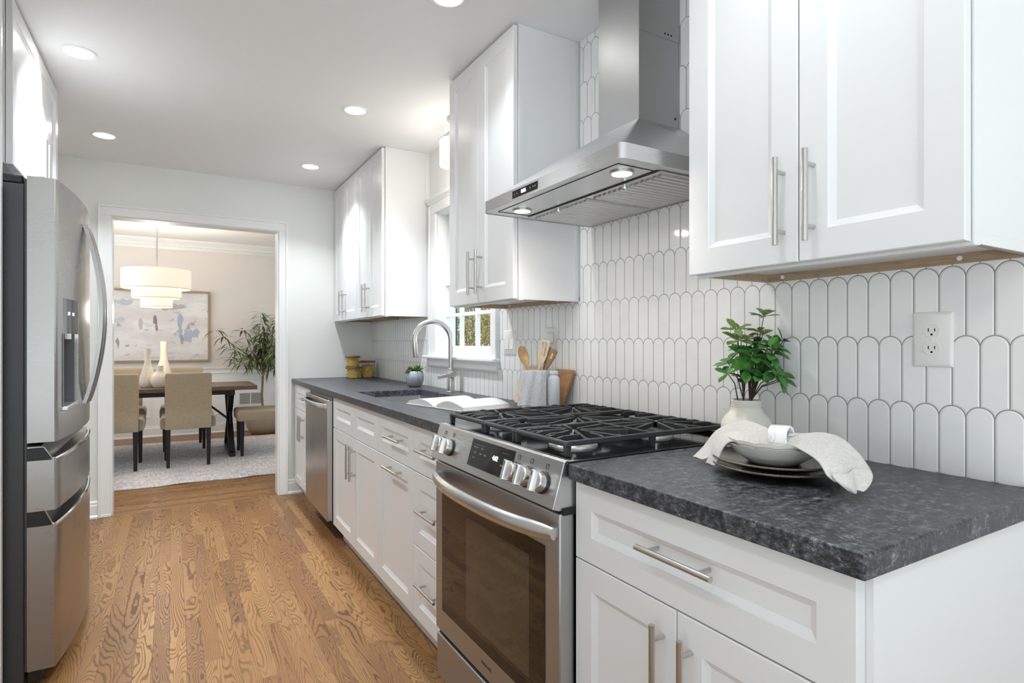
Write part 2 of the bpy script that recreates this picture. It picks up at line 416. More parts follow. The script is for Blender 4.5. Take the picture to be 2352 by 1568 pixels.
# kitchen window: frame, two sashes, muntins, panes, stool and apron
win = bpy.data.objects.new('window_1', None); COL.objects.link(win); win['kind'] = 'structure'
bm = B()
xo = XW-.019
box(bm, xo, XW+.001, WY1-.01, WY1+.088, WZ0+.012, WZ1-.01); box(bm, xo, XW+.001, WY0-.068, WY0+.01, WZ0+.012, WZ1-.01)
box(bm, xo, XW+.001, WY0-.068, WY1+.088, WZ1-.01, WZ1+.06)
box(bm, xo-.010, xo, WY1+.060, WY1+.088, WZ0+.012, WZ1+.045); box(bm, xo-.010, xo, WY0-.068, WY0-.050, WZ0+.012, WZ1+.045)
struct('window_frame', bm, M['trim'], win, bevel=.003)
bm = B(); prism(bm, [(XW, WZ1+.055), (XW-.022, WZ1+.055), (XW-.026, WZ1+.066), (XW-.040, WZ1+.078), (XW-.046, WZ1+.09), (XW, WZ1+.09)], 'y', WY0-.085, WY1+.104)
struct('window_head_trim', bm, M['trim'], win)
bm = B()     # jamb liner
box(bm, XW-.002, XW+.12, WY1-.025, WY1+.002, WZ0, WZ1); box(bm, XW-.002, XW+.12, WY0-.002, WY0+.025, WZ0, WZ1); box(bm, XW-.002, XW+.12, WY0+.025, WY1-.025, WZ1-.02, WZ1+.002)
box(bm, XW-.002, XW+.12, WY0+.025, WY1-.025, WZ0, WZ0+.022)
struct('window_jamb', bm, M['trim'], win)
def sash(x0, x1, z0, z1, nv, nh, rail_b, nm):
    s = B(); y0, y1 = WY0+.025, WY1-.025; st = .042
    box(s, x0, x1, y0, y0+st, z0, z1); box(s, x0, x1, y1-st, y1, z0, z1); box(s, x0, x1, y0+st, y1-st, z0, z0+rail_b); box(s, x0, x1, y0+st, y1-st, z1-.038, z1)
    iy0, iy1, iz0, iz1 = y0+st, y1-st, z0+rail_b, z1-.038
    for i in range(1, nv):
        yy = iy0+(iy1-iy0)*i/nv; box(s, x0+.004, x1-.004, yy-.011, yy+.011, iz0, iz1)
    for i in range(1, nh):
        zz = iz0+(iz1-iz0)*i/nh; box(s, x0+.0055, x1-.0055, iy0, iy1, zz-.011, zz+.011)
    so = struct(nm, s, M['trim'], win, bevel=.002)
    g = B(); xm = (x0+x1)/2; box(g, xm-.0015, xm+.0015, iy0-.005, iy1+.005, iz0-.005, iz1+.005); struct('pane', g, M['pane'], so)
sash(XW+.030, XW+.062, WZ0+.022, 1.60, 3, 2, .060, 'lower_sash')
sash(XW+.066, XW+.098, 1.565, WZ1-.02, 3, 2, .038, 'upper_sash')
bm = B(); box(bm, XW-.052, XW+.03, WY0-.082, WY1+.135, WZ0-.002, WZ0+.018); struct('window_sill', bm, M['trim'], win, bevel=.006, seg=3)
bm = B(); prism(bm, [(XW, 1.100), (XW-.036, 1.100), (XW-.034, 1.088), (XW-.022, 1.080), (XW-.020, 1.062), (XW-.030, 1.056), (XW-.020, 1.044), (XW, 1.044)], 'y', WY0-.062, WY1+.088)
struct('window_apron', bm, M['trim'], win, bevel=.0015)
bm = B()
for k in range(4): tube(bm, [(XW+.012, WY1-.06-k*.018, WZ1-.03), (XW+.012, WY1-.06-k*.018, 1.63)], .0065, 6)
# unseen back and dining windows, added to bring in daylight: frames with panes
def plain_window(nm, horiz, a0, a1, z0, z1, d, nv):
    w = bpy.data.objects.new(nm, None); COL.objects.link(w); w['kind'] = 'structure'
    s = B()
    def bx(a, b, c, e, t=.03):
        if horiz: box(s, a, b, d-t, d+t, c, e)
        else: box(s, d-t, d+t, a, b, c, e)
    bx(a0, a0+.05, z0, z1); bx(a1-.05, a1, z0, z1); bx(a0+.05, a1-.05, z0, z0+.05); bx(a0+.05, a1-.05, z1-.05, z1)
    for i in range(1, nv):
        m_ = a0+(a1-a0)*i/nv; bx(m_-.02, m_+.02, z0, z1)
    f = struct('window_frame', s, M['trim'], w)
    g = B()
    if horiz: box(g, a0+.03, a1-.03, d-.002, d+.002, z0+.03, z1-.03)
    else: box(g, d-.002, d+.002, a0+.03, a1-.03, z0+.03, z1-.03)
    struct('pane', g, M['pane'], f)
plain_window('added_window_2', True, -.95, 1.25, .12, 2.2, YB-.06, 2)
plain_window('added_window_3', False, 5.3, 8.2, .3, 2.3, -2.32, 4)
plain_window('added_window_5', False, 5.3, 8.2, .3, 2.3, 1.82, 4)
# sky light sampling through the openings (portals add no light of their own)
def portal(loc, rot, sx, sy):
    l = bpy.data.lights.new('sky_portal', 'AREA'); l.shape = 'RECTANGLE'; l.size = sx; l.size_y = sy; l.cycles.is_portal = True
    o = bpy.data.objects.new('sky_portal', l); COL.objects.link(o); o.location = loc; o.rotation_euler = rot
plain_window('added_window_4', False, -2.1, .2, .12, 2.2, XL-.06, 3)  # unseen left-wall window, added to bring daylight onto the cabinet fronts
portal((XL-.14, -.95, 1.16), (PI/2, 0, -PI/2), 2.3, 2.08)
portal((.15, YB-.14, 1.16), (PI/2, 0, 0), 2.2, 2.08)
portal((-2.42, 6.75, 1.3), (PI/2, 0, -PI/2), 2.9, 2.)
portal((1.90, 6.75, 1.3), (PI/2, 0, PI/2), 2.9, 2.)
portal((XW+.14, 3.08, 1.57), (PI/2, 0, PI/2), .77, .95)

# doorway casing and jambs, baseboards
bm = B()
cw = .070
for (a, b, yy0, yy1) in ((DX0-cw+.006, DX0+.006, YF-.018, YF+.001), (DX1-.004, DX1+cw-.014, YF-.018, YF+.001)):
    box(bm, a, b, yy0, yy1, 0, DZ-.006)
box(bm, DX0-cw+.006, DX1+cw-.014, YF-.018, YF+.001, DZ-.006, DZ+cw-.008)
box(bm, DX0-cw+.000, DX0-cw+.016, YF-.026, YF, 0, DZ+cw-.016); box(bm, DX1+cw-.024, DX1+cw-.008, YF-.026, YF, 0, DZ+cw-.016); box(bm, DX0-cw, DX1+cw-.008, YF-.026, YF, DZ+cw-.016, DZ+cw-.002)
box(bm, DX0-cw-.002, DX0+.006, YF-.020, YF, 0, .02)
struct('trim_1', bm, M['trim'], bevel=.0025)
bm = B(); box(bm, DX0-.001, DX0+.012, YF-.004, YF+.124, 0, DZ); box(bm, DX1-.012, DX1+.001, YF-.004, YF+.124, 0, DZ); box(bm, DX0+.012, DX1-.012, YF-.0039, YF+.1239, DZ-.012, DZ+.001)
struct('trim_2', bm, M['trim'])
def baseboard(nm, axis, d, a0, a1, s, hgt=.115):
    bm = B(); pr = [(d, 0), (d+s*.026, 0), (d+s*.026, .012), (d+s*.016, .022), (d+s*.016, hgt-.03), (d+s*.012, hgt-.022), (d+s*.012, hgt-.008), (d+s*.006, hgt), (d, hgt)]
    if axis == 'x': prism(bm, pr, 'y', a0, a1)
    else:
        A = [bm.verts.new((a0, p[0], p[1])) for p in pr]; Bv = [bm.verts.new((a1, p[0], p[1])) for p in pr]; n = len(pr)
        for i in range(n): bm.faces.new((A[i], A[(i+1) % n], Bv[(i+1) % n], Bv[i]))
        bm.faces.new(A); bm.faces.new(Bv)
    struct(nm, bm, M['trim'])
baseboard('baseboard_far', 'y', YF, XL, DX0-cw+.000, -1)
baseboard('baseboard_far', 'y', YF, DX1+cw-.008, .92, -1)
baseboard('baseboard_left', 'x', XL, .2, 2.5, 1)
baseboard('baseboard_back', 'y', YB, XL, XW, 1)
baseboard('baseboard_right', 'x', XW, YB, .42, -1)
baseboard('baseboard_dining', 'y', 8.62, -2.25, 1.75, -1, .14)
# dining wall: chair rail, panel mouldings, crown with dentils
bm = B(); prism(bm, [(8.62, .785), (8.60, .788), (8.598, .80), (8.606, .812), (8.604, .838), (8.592, .846), (8.585, .862), (8.62, .866)], 'x', -2.25, 1.75); struct('trim_3', bm, M['trim'])
def molding_rect(bm, x0, x1, z0, z1, y, w=.022):
    for a, b, c, e in ((x0, x1, z0, z0+w), (x0, x1, z1-w, z1), (x0, x0+w, z0+w, z1-w), (x1-w, x1, z0+w, z1-w)): box(bm, a, b, y-.012, y, c, e)
bm = B()
for a, b in ((-1.95, -1.15), (-1.0, -.24), (.02, .10), (.30, .68), (1.36, 1.68)):
    molding_rect(bm, a, b, .24, .69, 8.62)
box(bm, .72, 1.30, 8.61, 8.62, .690, .712)
struct('trim_4', bm, M['trim'], bevel=.003)
bm = B(); prism(bm, [(8.62, 2.40), (8.605, 2.40), (8.60, 2.425), (8.585, 2.44), (8.575, 2.46), (8.535, 2.50), (8.525, 2.52), (8.62, 2.52)], 'x', -2.25, 1.75)
k = 0
while k*.026 < 3.0:
    box(bm, -1.3+k*.026, -1.3+k*.026+.015, 8.588, 8.606, 2.412, 2.432); k += 1
struct('trim_5', bm, M['trim'])
# wainscot paint below the chair rail is trim white
bm = B(); box(bm, -2.25, 1.75, 8.612, 8.6205, .10, .79); struct('wall_dining_wainscot', bm, M['trim'])

# ------------------------------------------------------------------ backsplash
bm = B(); tx = XW-.009
for (y0, y1, z0, z1) in ((.42, 1.06, .914, 1.3725), (1.06, 1.925, .914, H-.001), (1.925, WY0-.068, .914, 1.3725), (WY0-.068, WY1+.088, .914, 1.10), (WY1+.088, YF, .914, 1.3725)):
    box(bm, tx, XW+.001, y0, y1, z0, z1)
tag(obj('backsplash', bm, M['tile']), 'white glazed scallop-ended tile backsplash with grey grout behind the range and counters', 'backsplash')

# ------------------------------------------------------------------ cabinets
def front_panel(bm, xf, s, y0, y1, z0, z1, st=.060, bv=.014, dep=.009, th=.020):
    """shaker front with a moulded inner edge; xf = face plane, s = outward direction along x"""
    e = .002
    R = [(0, s*-th), (0, s*-e), (e, 0.), (st, 0.), (st+.002, s*-.0028), (st+bv, s*-dep)]
    rings = []
    for ins, dx in R:
        rings.append([bm.verts.new((xf+dx, y, z)) for y, z in ((y0+ins, z0+ins), (y1-ins, z0+ins), (y1-ins, z1-ins), (y0+ins, z1-ins))])
    for a, b in zip(rings, rings[1:]):
        for k in range(4): bm.faces.new((a[k], a[(k+1) % 4], b[(k+1) % 4], b[k]))
    bm.faces.new(rings[0]); bm.faces.new(rings[-1])
def handle(parent, xf, s, y, z, vert=True, L=.188, po=.064, r=.0062):
    bm = B(); xb = xf+s*.032
    if vert: tube(bm, [(xb, y, z-L/2), (xb, y, z+L/2)], r, 16)
    else: tube(bm, [(xb, y-L/2, z), (xb, y+L/2, z)], r, 16)
    for d in (-po, po):
        p = (y, z+d) if vert else (y+d, z)
        tube(bm, [(xf-s*.001, *p), (xb, *p)], .0048, 12)
    o = obj('handle', bm, M['nickel'], parent, smooth=True); return o
def door(root, nm, xf, s, y0, y1, z0, z1, st=.060, hy=None, hz=None, hv=True):
    bm = B(); front_panel(bm, xf, s, y0, y1, z0, z1, st)
    d = obj(nm, bm, M['cab'], root)
    if hy is not None: handle(d, xf, s, hy, hz, hv)
    return d
def root_at(name, label, cat, x, y, z, group=None):
    return thing(name, label, cat, (x, y, z), 0, group)
SHIFTED = set()
def shift(root):
    """children were built in world coordinates: bring them into the frame of their root"""
    L = Vector(root.location)
    def rec(o):
        for ch in [c for c in bpy.data.objects if c.parent == o]:
            if ch.type == 'MESH' and ch.name not in SHIFTED: ch.data.transform(Matrix.Translation(-L)); SHIFTED.add(ch.name)
            rec(ch)
    rec(root)
DU, DB = 1.143, .833
G = .0015
def upper(label, y0, y1, splits, hys, z1=2.4535, group='white wall cabinets on the tiled wall', strip=True, hz=1.505):
    r = root_at('wall_cabinet', label, 'cabinet', XW, (y0+y1)/2, 1.372, group)
    bm = B()
    x0 = DU+.024; t = .016
    box(bm, x0, XW, y0, y1, 1.392, z1)
    box(bm, x0, x0+.018, y0, y1, 1.368, 1.3921)
    box(bm, x0+.018, XW-.0092, y0, y0+.004, 1.372, 1.3921); box(bm, x0+.018, XW-.0092, y1-.004, y1, 1.372, 1.3921)
    box(bm, x0-.001, x0+.022, y0-.002, y0+.001, 1.369, z1-.001); box(bm, XW-.03, XW-.0092, y0-.002, y0+.001, 1.372, z1-.001)
    obj('body', bm, M['cab'], r)
    bm = B(); box(bm, XW-.024, XW-.0093, y0+.016, y1-.016, 1.3722, 1.3925); box(bm, x0+.018, XW-.009, y0+.004, y0+.016, 1.3722, 1.3925); box(bm, x0+.018, XW-.009, y1-.016, y1-.004, 1.3722, 1.3925)
    mr = obj('mounting_rail', bm, M['rail_wood'], r)
    for yy in (y0+.13, y1-.06):
        bm = B(); tube(bm, [(XW-.0235, yy, 1.382), (XW-.0258, yy, 1.382)], .0052, 12); obj('screw_cap', bm, M['white_pl'], mr)
    ys = [y0]+splits+[y1]
    for i in range(len(ys)-1):
        door(r, 'door', DU, -1, ys[i]+G, ys[i+1]-G, 1.374, z1-.010, .062, hys[i], hz)
    shift(r); return r
upper('white two-door wall cabinet nearest the camera, above the double outlet', .446, 1.050, [.747], [.712, .780])
upper('white two-door wall cabinet between the window and the range hood', 1.936, 2.542, [2.240], [2.202, 2.276])
upper('white two-door wall cabinet left of the window, beside the sink', 3.585, 4.168, [3.888], [3.852, 3.924])
upper('white two-door wall cabinet in the far corner above the pasta jars', 4.170, 4.842, [4.52], [4.462, 4.556])
# cabinet above the fridge
r = root_at('wall_cabinet', 'white two-door cabinet above the stainless refrigerator', 'cabinet', XL, 3.15, 1.84, 'white wall cabinets on the left wall')
bm = B(); box(bm, XL+.002, -.497-.022, 2.672, 3.626, 1.84, 2.4535); box(bm, XL+.002, -.497-.022, 3.600, 3.626, .0, 1.84); obj('body', bm, M['cab'], r)
for a, b, hy in ((2.690, 3.148, 3.110), (3.151, 3.622, 3.188)): door(r, 'door', -.497, 1, a, b, 1.842, 2.444, .062, hy, 1.968)
shift(r)
r = tag(obj('fridge_side_panel', (lambda b: (box(b, XL+.002, -.497, 2.525, 2.545, 0, 2.4535), b)[1])(B()), M['cab'], bevel=.001), 'tall white panel at the near side of the refrigerator', 'panel')

def base_body(r, y0, y1, end=False, toe=True):
    bm = B(); x0 = DB+.021
    box(bm, x0, XW-.001, y0, y1, .100, .8755)
    if toe: box(bm, .895, .915, y0, y1, 0, .1005)
    if end: box(bm, x0, XW-.001, y0-.018, y0-.0005, 0, .8755)
    box(bm, XW-.10, XW-.001, y0, y1, 0, .1005)
    obj('body', bm, M['cab'], r)
ZD0, ZD1, ZS = .103, .8725, .688
# near cabinet
r = root_at('base_cabinet', 'white base cabinet nearest the camera, right of the range, wide drawer over two doors', 'cabinet', 1.15, .78, 0)
base_body(r, .462, 1.117, True)
door(r, 'drawer', DB, -1, .455, 1.1165, ZS+G, ZD1, .060, .780, .792, False)
door(r, 'door', DB, -1, .455, .7935, ZD0, ZS-G, .060, .757, .560)
door(r, 'door', DB, -1, .7965, 1.1165, ZD0, ZS-G, .060, .828, .560)
shift(r)
# three drawers
r = root_at('base_cabinet', 'narrow white cabinet of three drawers left of the range', 'cabinet', 1.15, 2.04, 0)
base_body(r, 1.884, 2.204)
for a, b, hz in ((ZS+G, ZD1, .787), (.3945, ZS-G, .553), (ZD0, .3915, .268)): door(r, 'drawer', DB, -1, 1.886, 2.2035, a, b, .060, 2.01, hz, False)
shift(r)
# pull-out
r = root_at('base_cabinet', 'white cabinet with drawer and pull-out door under the open book', 'cabinet', 1.15, 2.44, 0)
base_body(r, 2.205, 2.671)
door(r, 'drawer', DB, -1, 2.2065, 2.6695, ZS+G, ZD1, .060, 2.395, .787, False)
door(r, 'pull_out_door', DB, -1, 2.2065, 2.6695, ZD0, ZS-G, .060, 2.41, .650, False)
shift(r)
# sink base
r = root_at('base_cabinet', 'white sink cabinet with two blank panels over two doors', 'cabinet', 1.15, 3.11, 0)
bm = B(); x0 = DB+.021
box(bm, x0, XW-.001, 2.672, 3.556, .10, .64); box(bm, x0, x0+.02, 2.672, 3.556, .64, .8755); box(bm, x0, XW-.001, 2.672, 2.688, .64, .8755); box(bm, x0, XW-.001, 3.54, 3.556, .64, .8755); box(bm, .895, .915, 2.672, 3.556, 0, .1005)
obj('body', bm, M['cab'], r)
for a, b, hy in ((2.6725, 3.098, 3.046), (3.101, 3.555, 3.146)):
    door(r, 'false_front', DB, -1, a, b, ZS+G, ZD1, .060); door(r, 'door', DB, -1, a, b, ZD0, ZS-G, .060, (3.060 if hy < 3.1 else 3.128), .560)
shift(r)
# far corner base
r = root_at('base_cabinet', 'narrow white cabinet in the far corner beyond the dishwasher', 'cabinet', 1.15, 4.53, 0)
base_body(r, 4.236, 4.845)
door(r, 'drawer', DB, -1, 4.238, 4.836, ZS+G, ZD1, .060, 4.42, .785, False)
door(r, 'door', DB, -1, 4.238, 4.498, ZD0, ZS-G, .055, 4.462, .560); door(r, 'door', DB, -1, 4.501, 4.836, ZD0, ZS-G, .055, 4.535, .560)
shift(r)

# countertops
bm = B(); holed(bm, [.812, .918, 1.318, XW-.0005], [1.876, 2.70, 3.362, YF-.001], {(1, 1)}, .876, .914, mp_xyz('z'))
tag(obj('countertop', bm, M['granite'], bevel=.003), 'long dark grey granite countertop with the sink, left of the range', 'countertop')
bm = B(); box(bm, .812, XW-.0005, .433, 1.1175, .876, .914)
tag(obj('countertop', bm, M['granite'], bevel=.003), 'dark grey granite countertop right of the range, under the plates', 'countertop')

# ------------------------------------------------------------------ sink and faucet
r = root_at('kitchen_sink', 'undermount stainless steel sink set into the dark countertop', 'sink', 1.118, 3.03, .66)
bm = B()
ox0, ox1, oy0, oy1 = .914, 1.322, 2.696, 3.366; ztop, zb = .8757, .68; t = .004
def ringpts(x0, x1, y0, y1, z, rad, n=5):
    P = []
    for cx, cy, a0 in ((x1-rad, y1-rad, 0), (x0+rad, y1-rad, PI/2), (x0+rad, y0+rad, PI), (x1-rad, y0+rad, 3*PI/2)):
        for k in range(n): a = a0+PI/2*k/(n-1); P.append((cx+rad*math.cos(a), cy+rad*math.sin(a), z))
    return P
def skinrings(bm, L, cap0=False, cap1=True, mi=0):
    R = [[bm.verts.new(p) for p in ring] for ring in L]; n = len(R[0])
    for a, b in zip(R, R[1:]):
        for k in range(n): bm.faces.new((a[k], a[(k+1) % n], b[(k+1) % n], b[k])).material_index = mi
    if cap0: bm.faces.new(R[0]).material_index = mi
    if cap1: bm.faces.new(R[-1]).material_index = mi
skinrings(bm, [ringpts(ox0-.012, ox1+.012, oy0-.012, oy1+.012, ztop-.002, .02), ringpts(ox0-.012, ox1+.012, oy0-.012, oy1+.012, ztop, .02), ringpts(ox0, ox1, oy0, oy1, ztop, .018), ringpts(ox0+.002, ox1-.002, oy0+.002, oy1-.002, zb+.02, .018),
              ringpts(ox0+.014, ox1-.014, oy0+.014, oy1-.014, zb, .02), ], False, True)
obj('basin', bm, M['steel'], r, smooth=True)
bm = B(); lathe(bm, [(.045, zb+.0005), (.045, zb+.003), (.03, zb+.004), (.028, zb+.001), (.001, zb+.001)], (1.12, 3.03, 0), 24); obj('drain', bm, M['chrome'], r, smooth=True)
shift(r)

r = root_at('faucet', 'brushed nickel gooseneck pull-down faucet behind the sink', 'faucet', 1.388, 3.066, .914)
bm = B(); bx_, by_ = 1.388, 3.066
lathe(bm, [(.030, .9145), (.030, .918), (.026, .921), (.0215, .922), (.0215, 1.048), (.020, 1.050), (.018, 1.050)], (bx_, by_, 0), 28)
obj('base_column', bm, M['nickel'], r, smooth=True)
bm = B(); dv = Vector((-1, .22, 0)).normalized(); R_ = .106; pts = [Vector((bx_, by_, 1.045)), Vector((bx_, by_, 1.13)), Vector((bx_, by_, 1.215))]
for k in range(1, 17):
    a = PI*k/16*1.06; pts.append(Vector((bx_, by_, 1.217))+dv*(R_*(1-math.cos(a)))+Vector((0, 0, R_*math.sin(a))))
tube(bm, pts, .0150, 20)
obj('spout', bm, M['nickel'], r, smooth=True)
bm = B(); e0 = pts[-1]; td = (pts[-1]-pts[-2]).normalized(); tube(bm, [e0, e0+td*.003, e0+td*.0035, e0+td*.075, e0+td*.08], [.0150, .0152, .0165, .0165, .0150], 20)
obj('spray_head', bm, M['nickel'], r, smooth=True)
bm = B(); lathe(bm, [(.0235, 1.044), (.0235, 1.052)], (bx_, by_, 0), 24)
tube(bm, [(bx_, by_, 1.018), (bx_+.0, by_-.036, 1.018)], .0155, 20); tube(bm, [(bx_, by_-.034, 1.018), (bx_, by_-.040, 1.018)], .020, 20)
bar(bm, (bx_, by_-.039, 1.018), (bx_-.090, by_-.039+.02, 1.001), .008, .019)
obj('lever', bm, M['nickel'], r, smooth=True, bevel=.001)
shift(r)

# ------------------------------------------------------------------ dishwasher
r = root_at('dishwasher', 'stainless steel dishwasher with a curved bar handle', 'dishwasher', 1.1, 3.9, 0)
bm = B(); box(bm, .832, 1.40, 3.566, 4.226, .105, .868); box(bm, .90, .93, 3.566, 4.226, 0, .105); obj('body', bm, M['blackp'], r)
bm = B(); box(bm, .800, .834, 3.568, 4.224, .118, .852); obj('door', bm, M['steel_dw'], r, bevel=.003)
bm = B(); P = []
for k in range(13):
    q = k/12; a = math.sin(PI*q)**.6; P.append((.798-.040*a, 3.60+.592*q, .812))
for p, q in zip(P, P[1:]): pass
def ribbon_bar(bm, P, hz, th):
    R = [[(p[0]-th/2, p[1], p[2]-hz/2), (p[0]-th/2-.004, p[1], p[2]), (p[0]-th/2, p[1], p[2]+hz/2), (p[0]+th/2, p[1], p[2]+hz/2), (p[0]+th/2, p[1], p[2]-hz/2)] for p in P]
    skinrings(bm, R, True, True)
ribbon_bar(bm, P, .030, .010); obj('handle', bm, M['steel'], r, smooth=True, bevel=.002)
shift(r)

# ------------------------------------------------------------------ range
RY0, RY1 = 1.125, 1.872
r = root_at('gas_range', 'stainless steel slide-in gas range with five knobs and cast iron grates', 'range', 1.12, 1.5, 0)
bm = B(); box(bm, .838, 1.455, RY0+.008, RY1-.006, .02, .905)
for yy in (RY0+.05, RY1-.05):
    for xx in (.88, 1.40): tube(bm, [(xx, yy, 0), (xx, yy, .03)], .015, 10)
obj('body', bm, M['blackp'], r)
# sloping control panel
PT, PB = Vector((.806, 0, .9175)), Vector((.772, 0, .806))
bm = B(); prism(bm, [(PT.x, PT.z), (PB.x, PB.z), (.792, .800), (.842, .803), (.842, .9175)], 'y', RY0, RY1)
cp = obj('control_panel', bm, M['steel'], r, bevel=.002)
pu = (PT-PB).normalized(); pn = Vector((-pu.z, 0, pu.x)); pn = pn if pn.x < 0 else -pn
PM = frame_mx((0, 0, 0), (0, -1, 0), pu)
def pp(y, q, off=0.):   # point on the panel: y across, q metres up from its foot
    return PB+pu*q+pn*off+Vector((0, y, 0))
def pmat(y, q, off): m_ = frame_mx(pp(y, q, off), (0, -1, 0), pu); return m_
PL = (PT-PB).length
bm = B(); obox(bm, pp(1.472, .064, .0008), (0, .127, 0), pu*.041, pn*.0012); disp = obj('display', bm, M['blackgl'], r, bevel=.0008)
bm = B(); bar(bm, pp(1.60, .0225, .001), pp(1.345, .0225, .001), .0018, .0018); obj('display_trim', bm, M['alu'], disp)
text('clock_digits', '4:02', .019, pmat(1.440, .068, .0022), M['led'], disp)
for (yy, q, s_) in ((1.565, .082, 'Bake  Broil'), (1.525, .082, 'Keep'), (1.565, .066, 'Conv'), (1.530, .066, 'Clean'), (1.50, .066, 'Timer'), (1.568, .050, 'Oven'), (1.385, .075, 'START'), (1.395, .055, 'CANCEL')):
    text('panel_print', s_, .0062, pmat(yy, q, .0022), M['icon'], disp)
for yy, ll in ((1.545, .03), (1.39, .02)):
    bm = B(); bar(bm, pp(yy+ll, .090, .0022), pp(yy-ll, .090, .0022), .0006, .0006); obj('panel_print', bm, M['icon'], disp)
for yy in (1.807, 1.742, 1.325, 1.262, 1.190):
    # burner symbols above each knob
    bm = B(); c_ = pp(yy-.004, .094, .0006); s5 = .0055
    for a, b in (((-1, -1), (1, -1)), ((1, -1), (1, 1)), ((1, 1), (-1, 1)), ((-1, 1), (-1, -1))):
        bar(bm, c_+Vector((0, a[0]*s5, 0))+pu*a[1]*s5, c_+Vector((0, b[0]*s5, 0))+pu*b[1]*s5, .0006, .0008)
    obox(bm, c_+Vector((0, -s5*.7, 0))+pu*s5*.7, (0, .0014, 0), pu*.0014, pn*.0004)
    obj('burner_symbol', bm, M['iconb'], cp)
    km = frame_mx(pp(yy, .052, 0), (0, -1, 0), pu)
    bm = B(); lathe(bm, [(.0275, .0), (.0275, .004), (.0262, .0055)], n=36, M=km.to_3x3(), c=km.translation); kb = bm; bm = B(); lathe(bm, [(.0245, .005), (.0245, .020), (.0235, .024), (.021, .026)], n=36, M=km.to_3x3(), c=km.translation)
    kn = obj('knob', bm, M['nickel'], r, smooth=True); obj('knob_skirt', kb, M['blackp'], kn, smooth=True)
    bm = B()
    R = [[km @ Vector((x*(1-.12*k), y_, z)) for x, y_ in ((-.0085, -.0250), (-.0045, -.0262), (.0045, -.0262), (.0085, -.0250), (.0085, .0250), (.0045, .0262), (-.0045, .0262), (-.0085, .0250))] for k, z in ((0, .020), (1, .036), (3, .040))]
    skinrings(bm, R, True, True); obj('knob_grip', bm, M['alu'], kn, bevel=.0015)
    bm = B(); bar(bm, km @ Vector((0, .012, .0405)), km @ Vector((0, .024, .0405)), .0012, .0006); obj('knob_mark', bm, M['iconb'], kn)
# oven door
bm = B(); us = [RY0, 1.187, 1.818, RY1+.003]
box(bm, .792, .836, RY0, RY1+.003, .212, .792)
od = obj('oven_door', bm, M['steel_v'], r, bevel=.004)
ovg = NT('oven_door_glass', .035); oo = ovg.sep(ovg.pos())
ins = ovg.mul(ovg.mul(ovg.ss(oo[1], 1.258, 1.262), ovg.ss(oo[1], 1.628, 1.632, 1., 0.)), ovg.mul(ovg.ss(oo[2], .335, .338), ovg.ss(oo[2], .654, .657, 1., 0.)))
mesh_ = ovg.mul(ovg.m_('SINE', ovg.mul(oo[1], 1400.)), ovg.m_('SINE', ovg.mul(oo[2], 1400.)))
ovg.set(base_color=ovg.mix(ins, (.012, .009, .007), ovg.mix(ovg.ss(mesh_, -.2, .2), (.045, .033, .023), (.075, .056, .040))), specular=.62)
bm = B(); prism(bm, [(1.187, .290), (1.818, .290), (1.818, .701), (1.187, .701)], 'x', .7905, .7935); obj('oven_window', bm, ovg.m, od)
text('brand_lettering', 'FRIGIDAIRE', .0125, frame_mx((.7918, 1.497, .2515), (0, -1, 0), (0, 0, 1)), M['iconb'], od)
bm = B(); P = []
for k in range(25):
    q = k/24; a = 1-(2*abs(q-.5))**2.6; P.append((.775-.052*a, 1.128+.722*q, .748))
R = []
for i, p in enumerate(P):
    es = .72 if i in (0, 24) else (.92 if i in (1, 23) else 1.)
    R.append([(p[0]+dx*.010*es, p[1], p[2]+dz*es) for dx, dz in ((1, -.019), (.2, -.021), (-.7, -.014), (-1.1, 0), (-.7, .014), (.2, .021), (1, .019), (.8, 0))])
skinrings(bm, R, True, True)
for y0, y1 in ((1.134, 1.155), (1.824, 1.846)): box(bm, .780, .794, y0, y1, .737, .759)
obj('handle', bm, M['steel'], od, smooth=True)
bm = B(); box(bm, .796, .836, RY0, RY1+.003, .045, .192); obj('storage_drawer', bm, M['steel_v'], r, bevel=.004)
bm = B(); box(bm, .806, .838, RY0-.006, RY1-.002, .19, .215); obj('door_gap', bm, M['dark_gap'], r); bm = B(); box(bm, .80, .838, RY0-.006, RY1-.002, .79, .806); obj('door_gap', bm, M['dark_gap'], r)
# cooktop
bm = B(); box(bm, .812, 1.452, RY0-.004, RY1+.002, .906, .9185); ct = obj('cooktop', bm, M['enamel'], r, bevel=.003)
bm = B(); box(bm, .808, .826, RY0, RY1, .914, .920); obj('cooktop_edge', bm, M['steel'], r, bevel=.002)
bm = B(); box(bm, 1.432, 1.456, RY0, RY1, .906, .930); obj('rear_trim', bm, M['enamel'], r, bevel=.003)
for (x, y, rr) in ((.955, 1.292, .052), (1.265, 1.292, .038), (.955, 1.715, .040), (1.265, 1.715, .040), (1.12, 1.500, .046)):
    bm = B(); lathe(bm, [(rr+.016, .9185), (rr+.015, .923), (rr+.006, .9265), (rr, .928)], (x, y, 0), 36); bb = obj('burner_base', bm, M['alu'], r, smooth=True)
    bm = B(); lathe(bm, [(rr, .9275), (rr, .9335), (rr-.003, .936), (.004, .9365)], (x, y, 0), 36); obj('burner_cap', bm, M['iron'], bb, smooth=True)
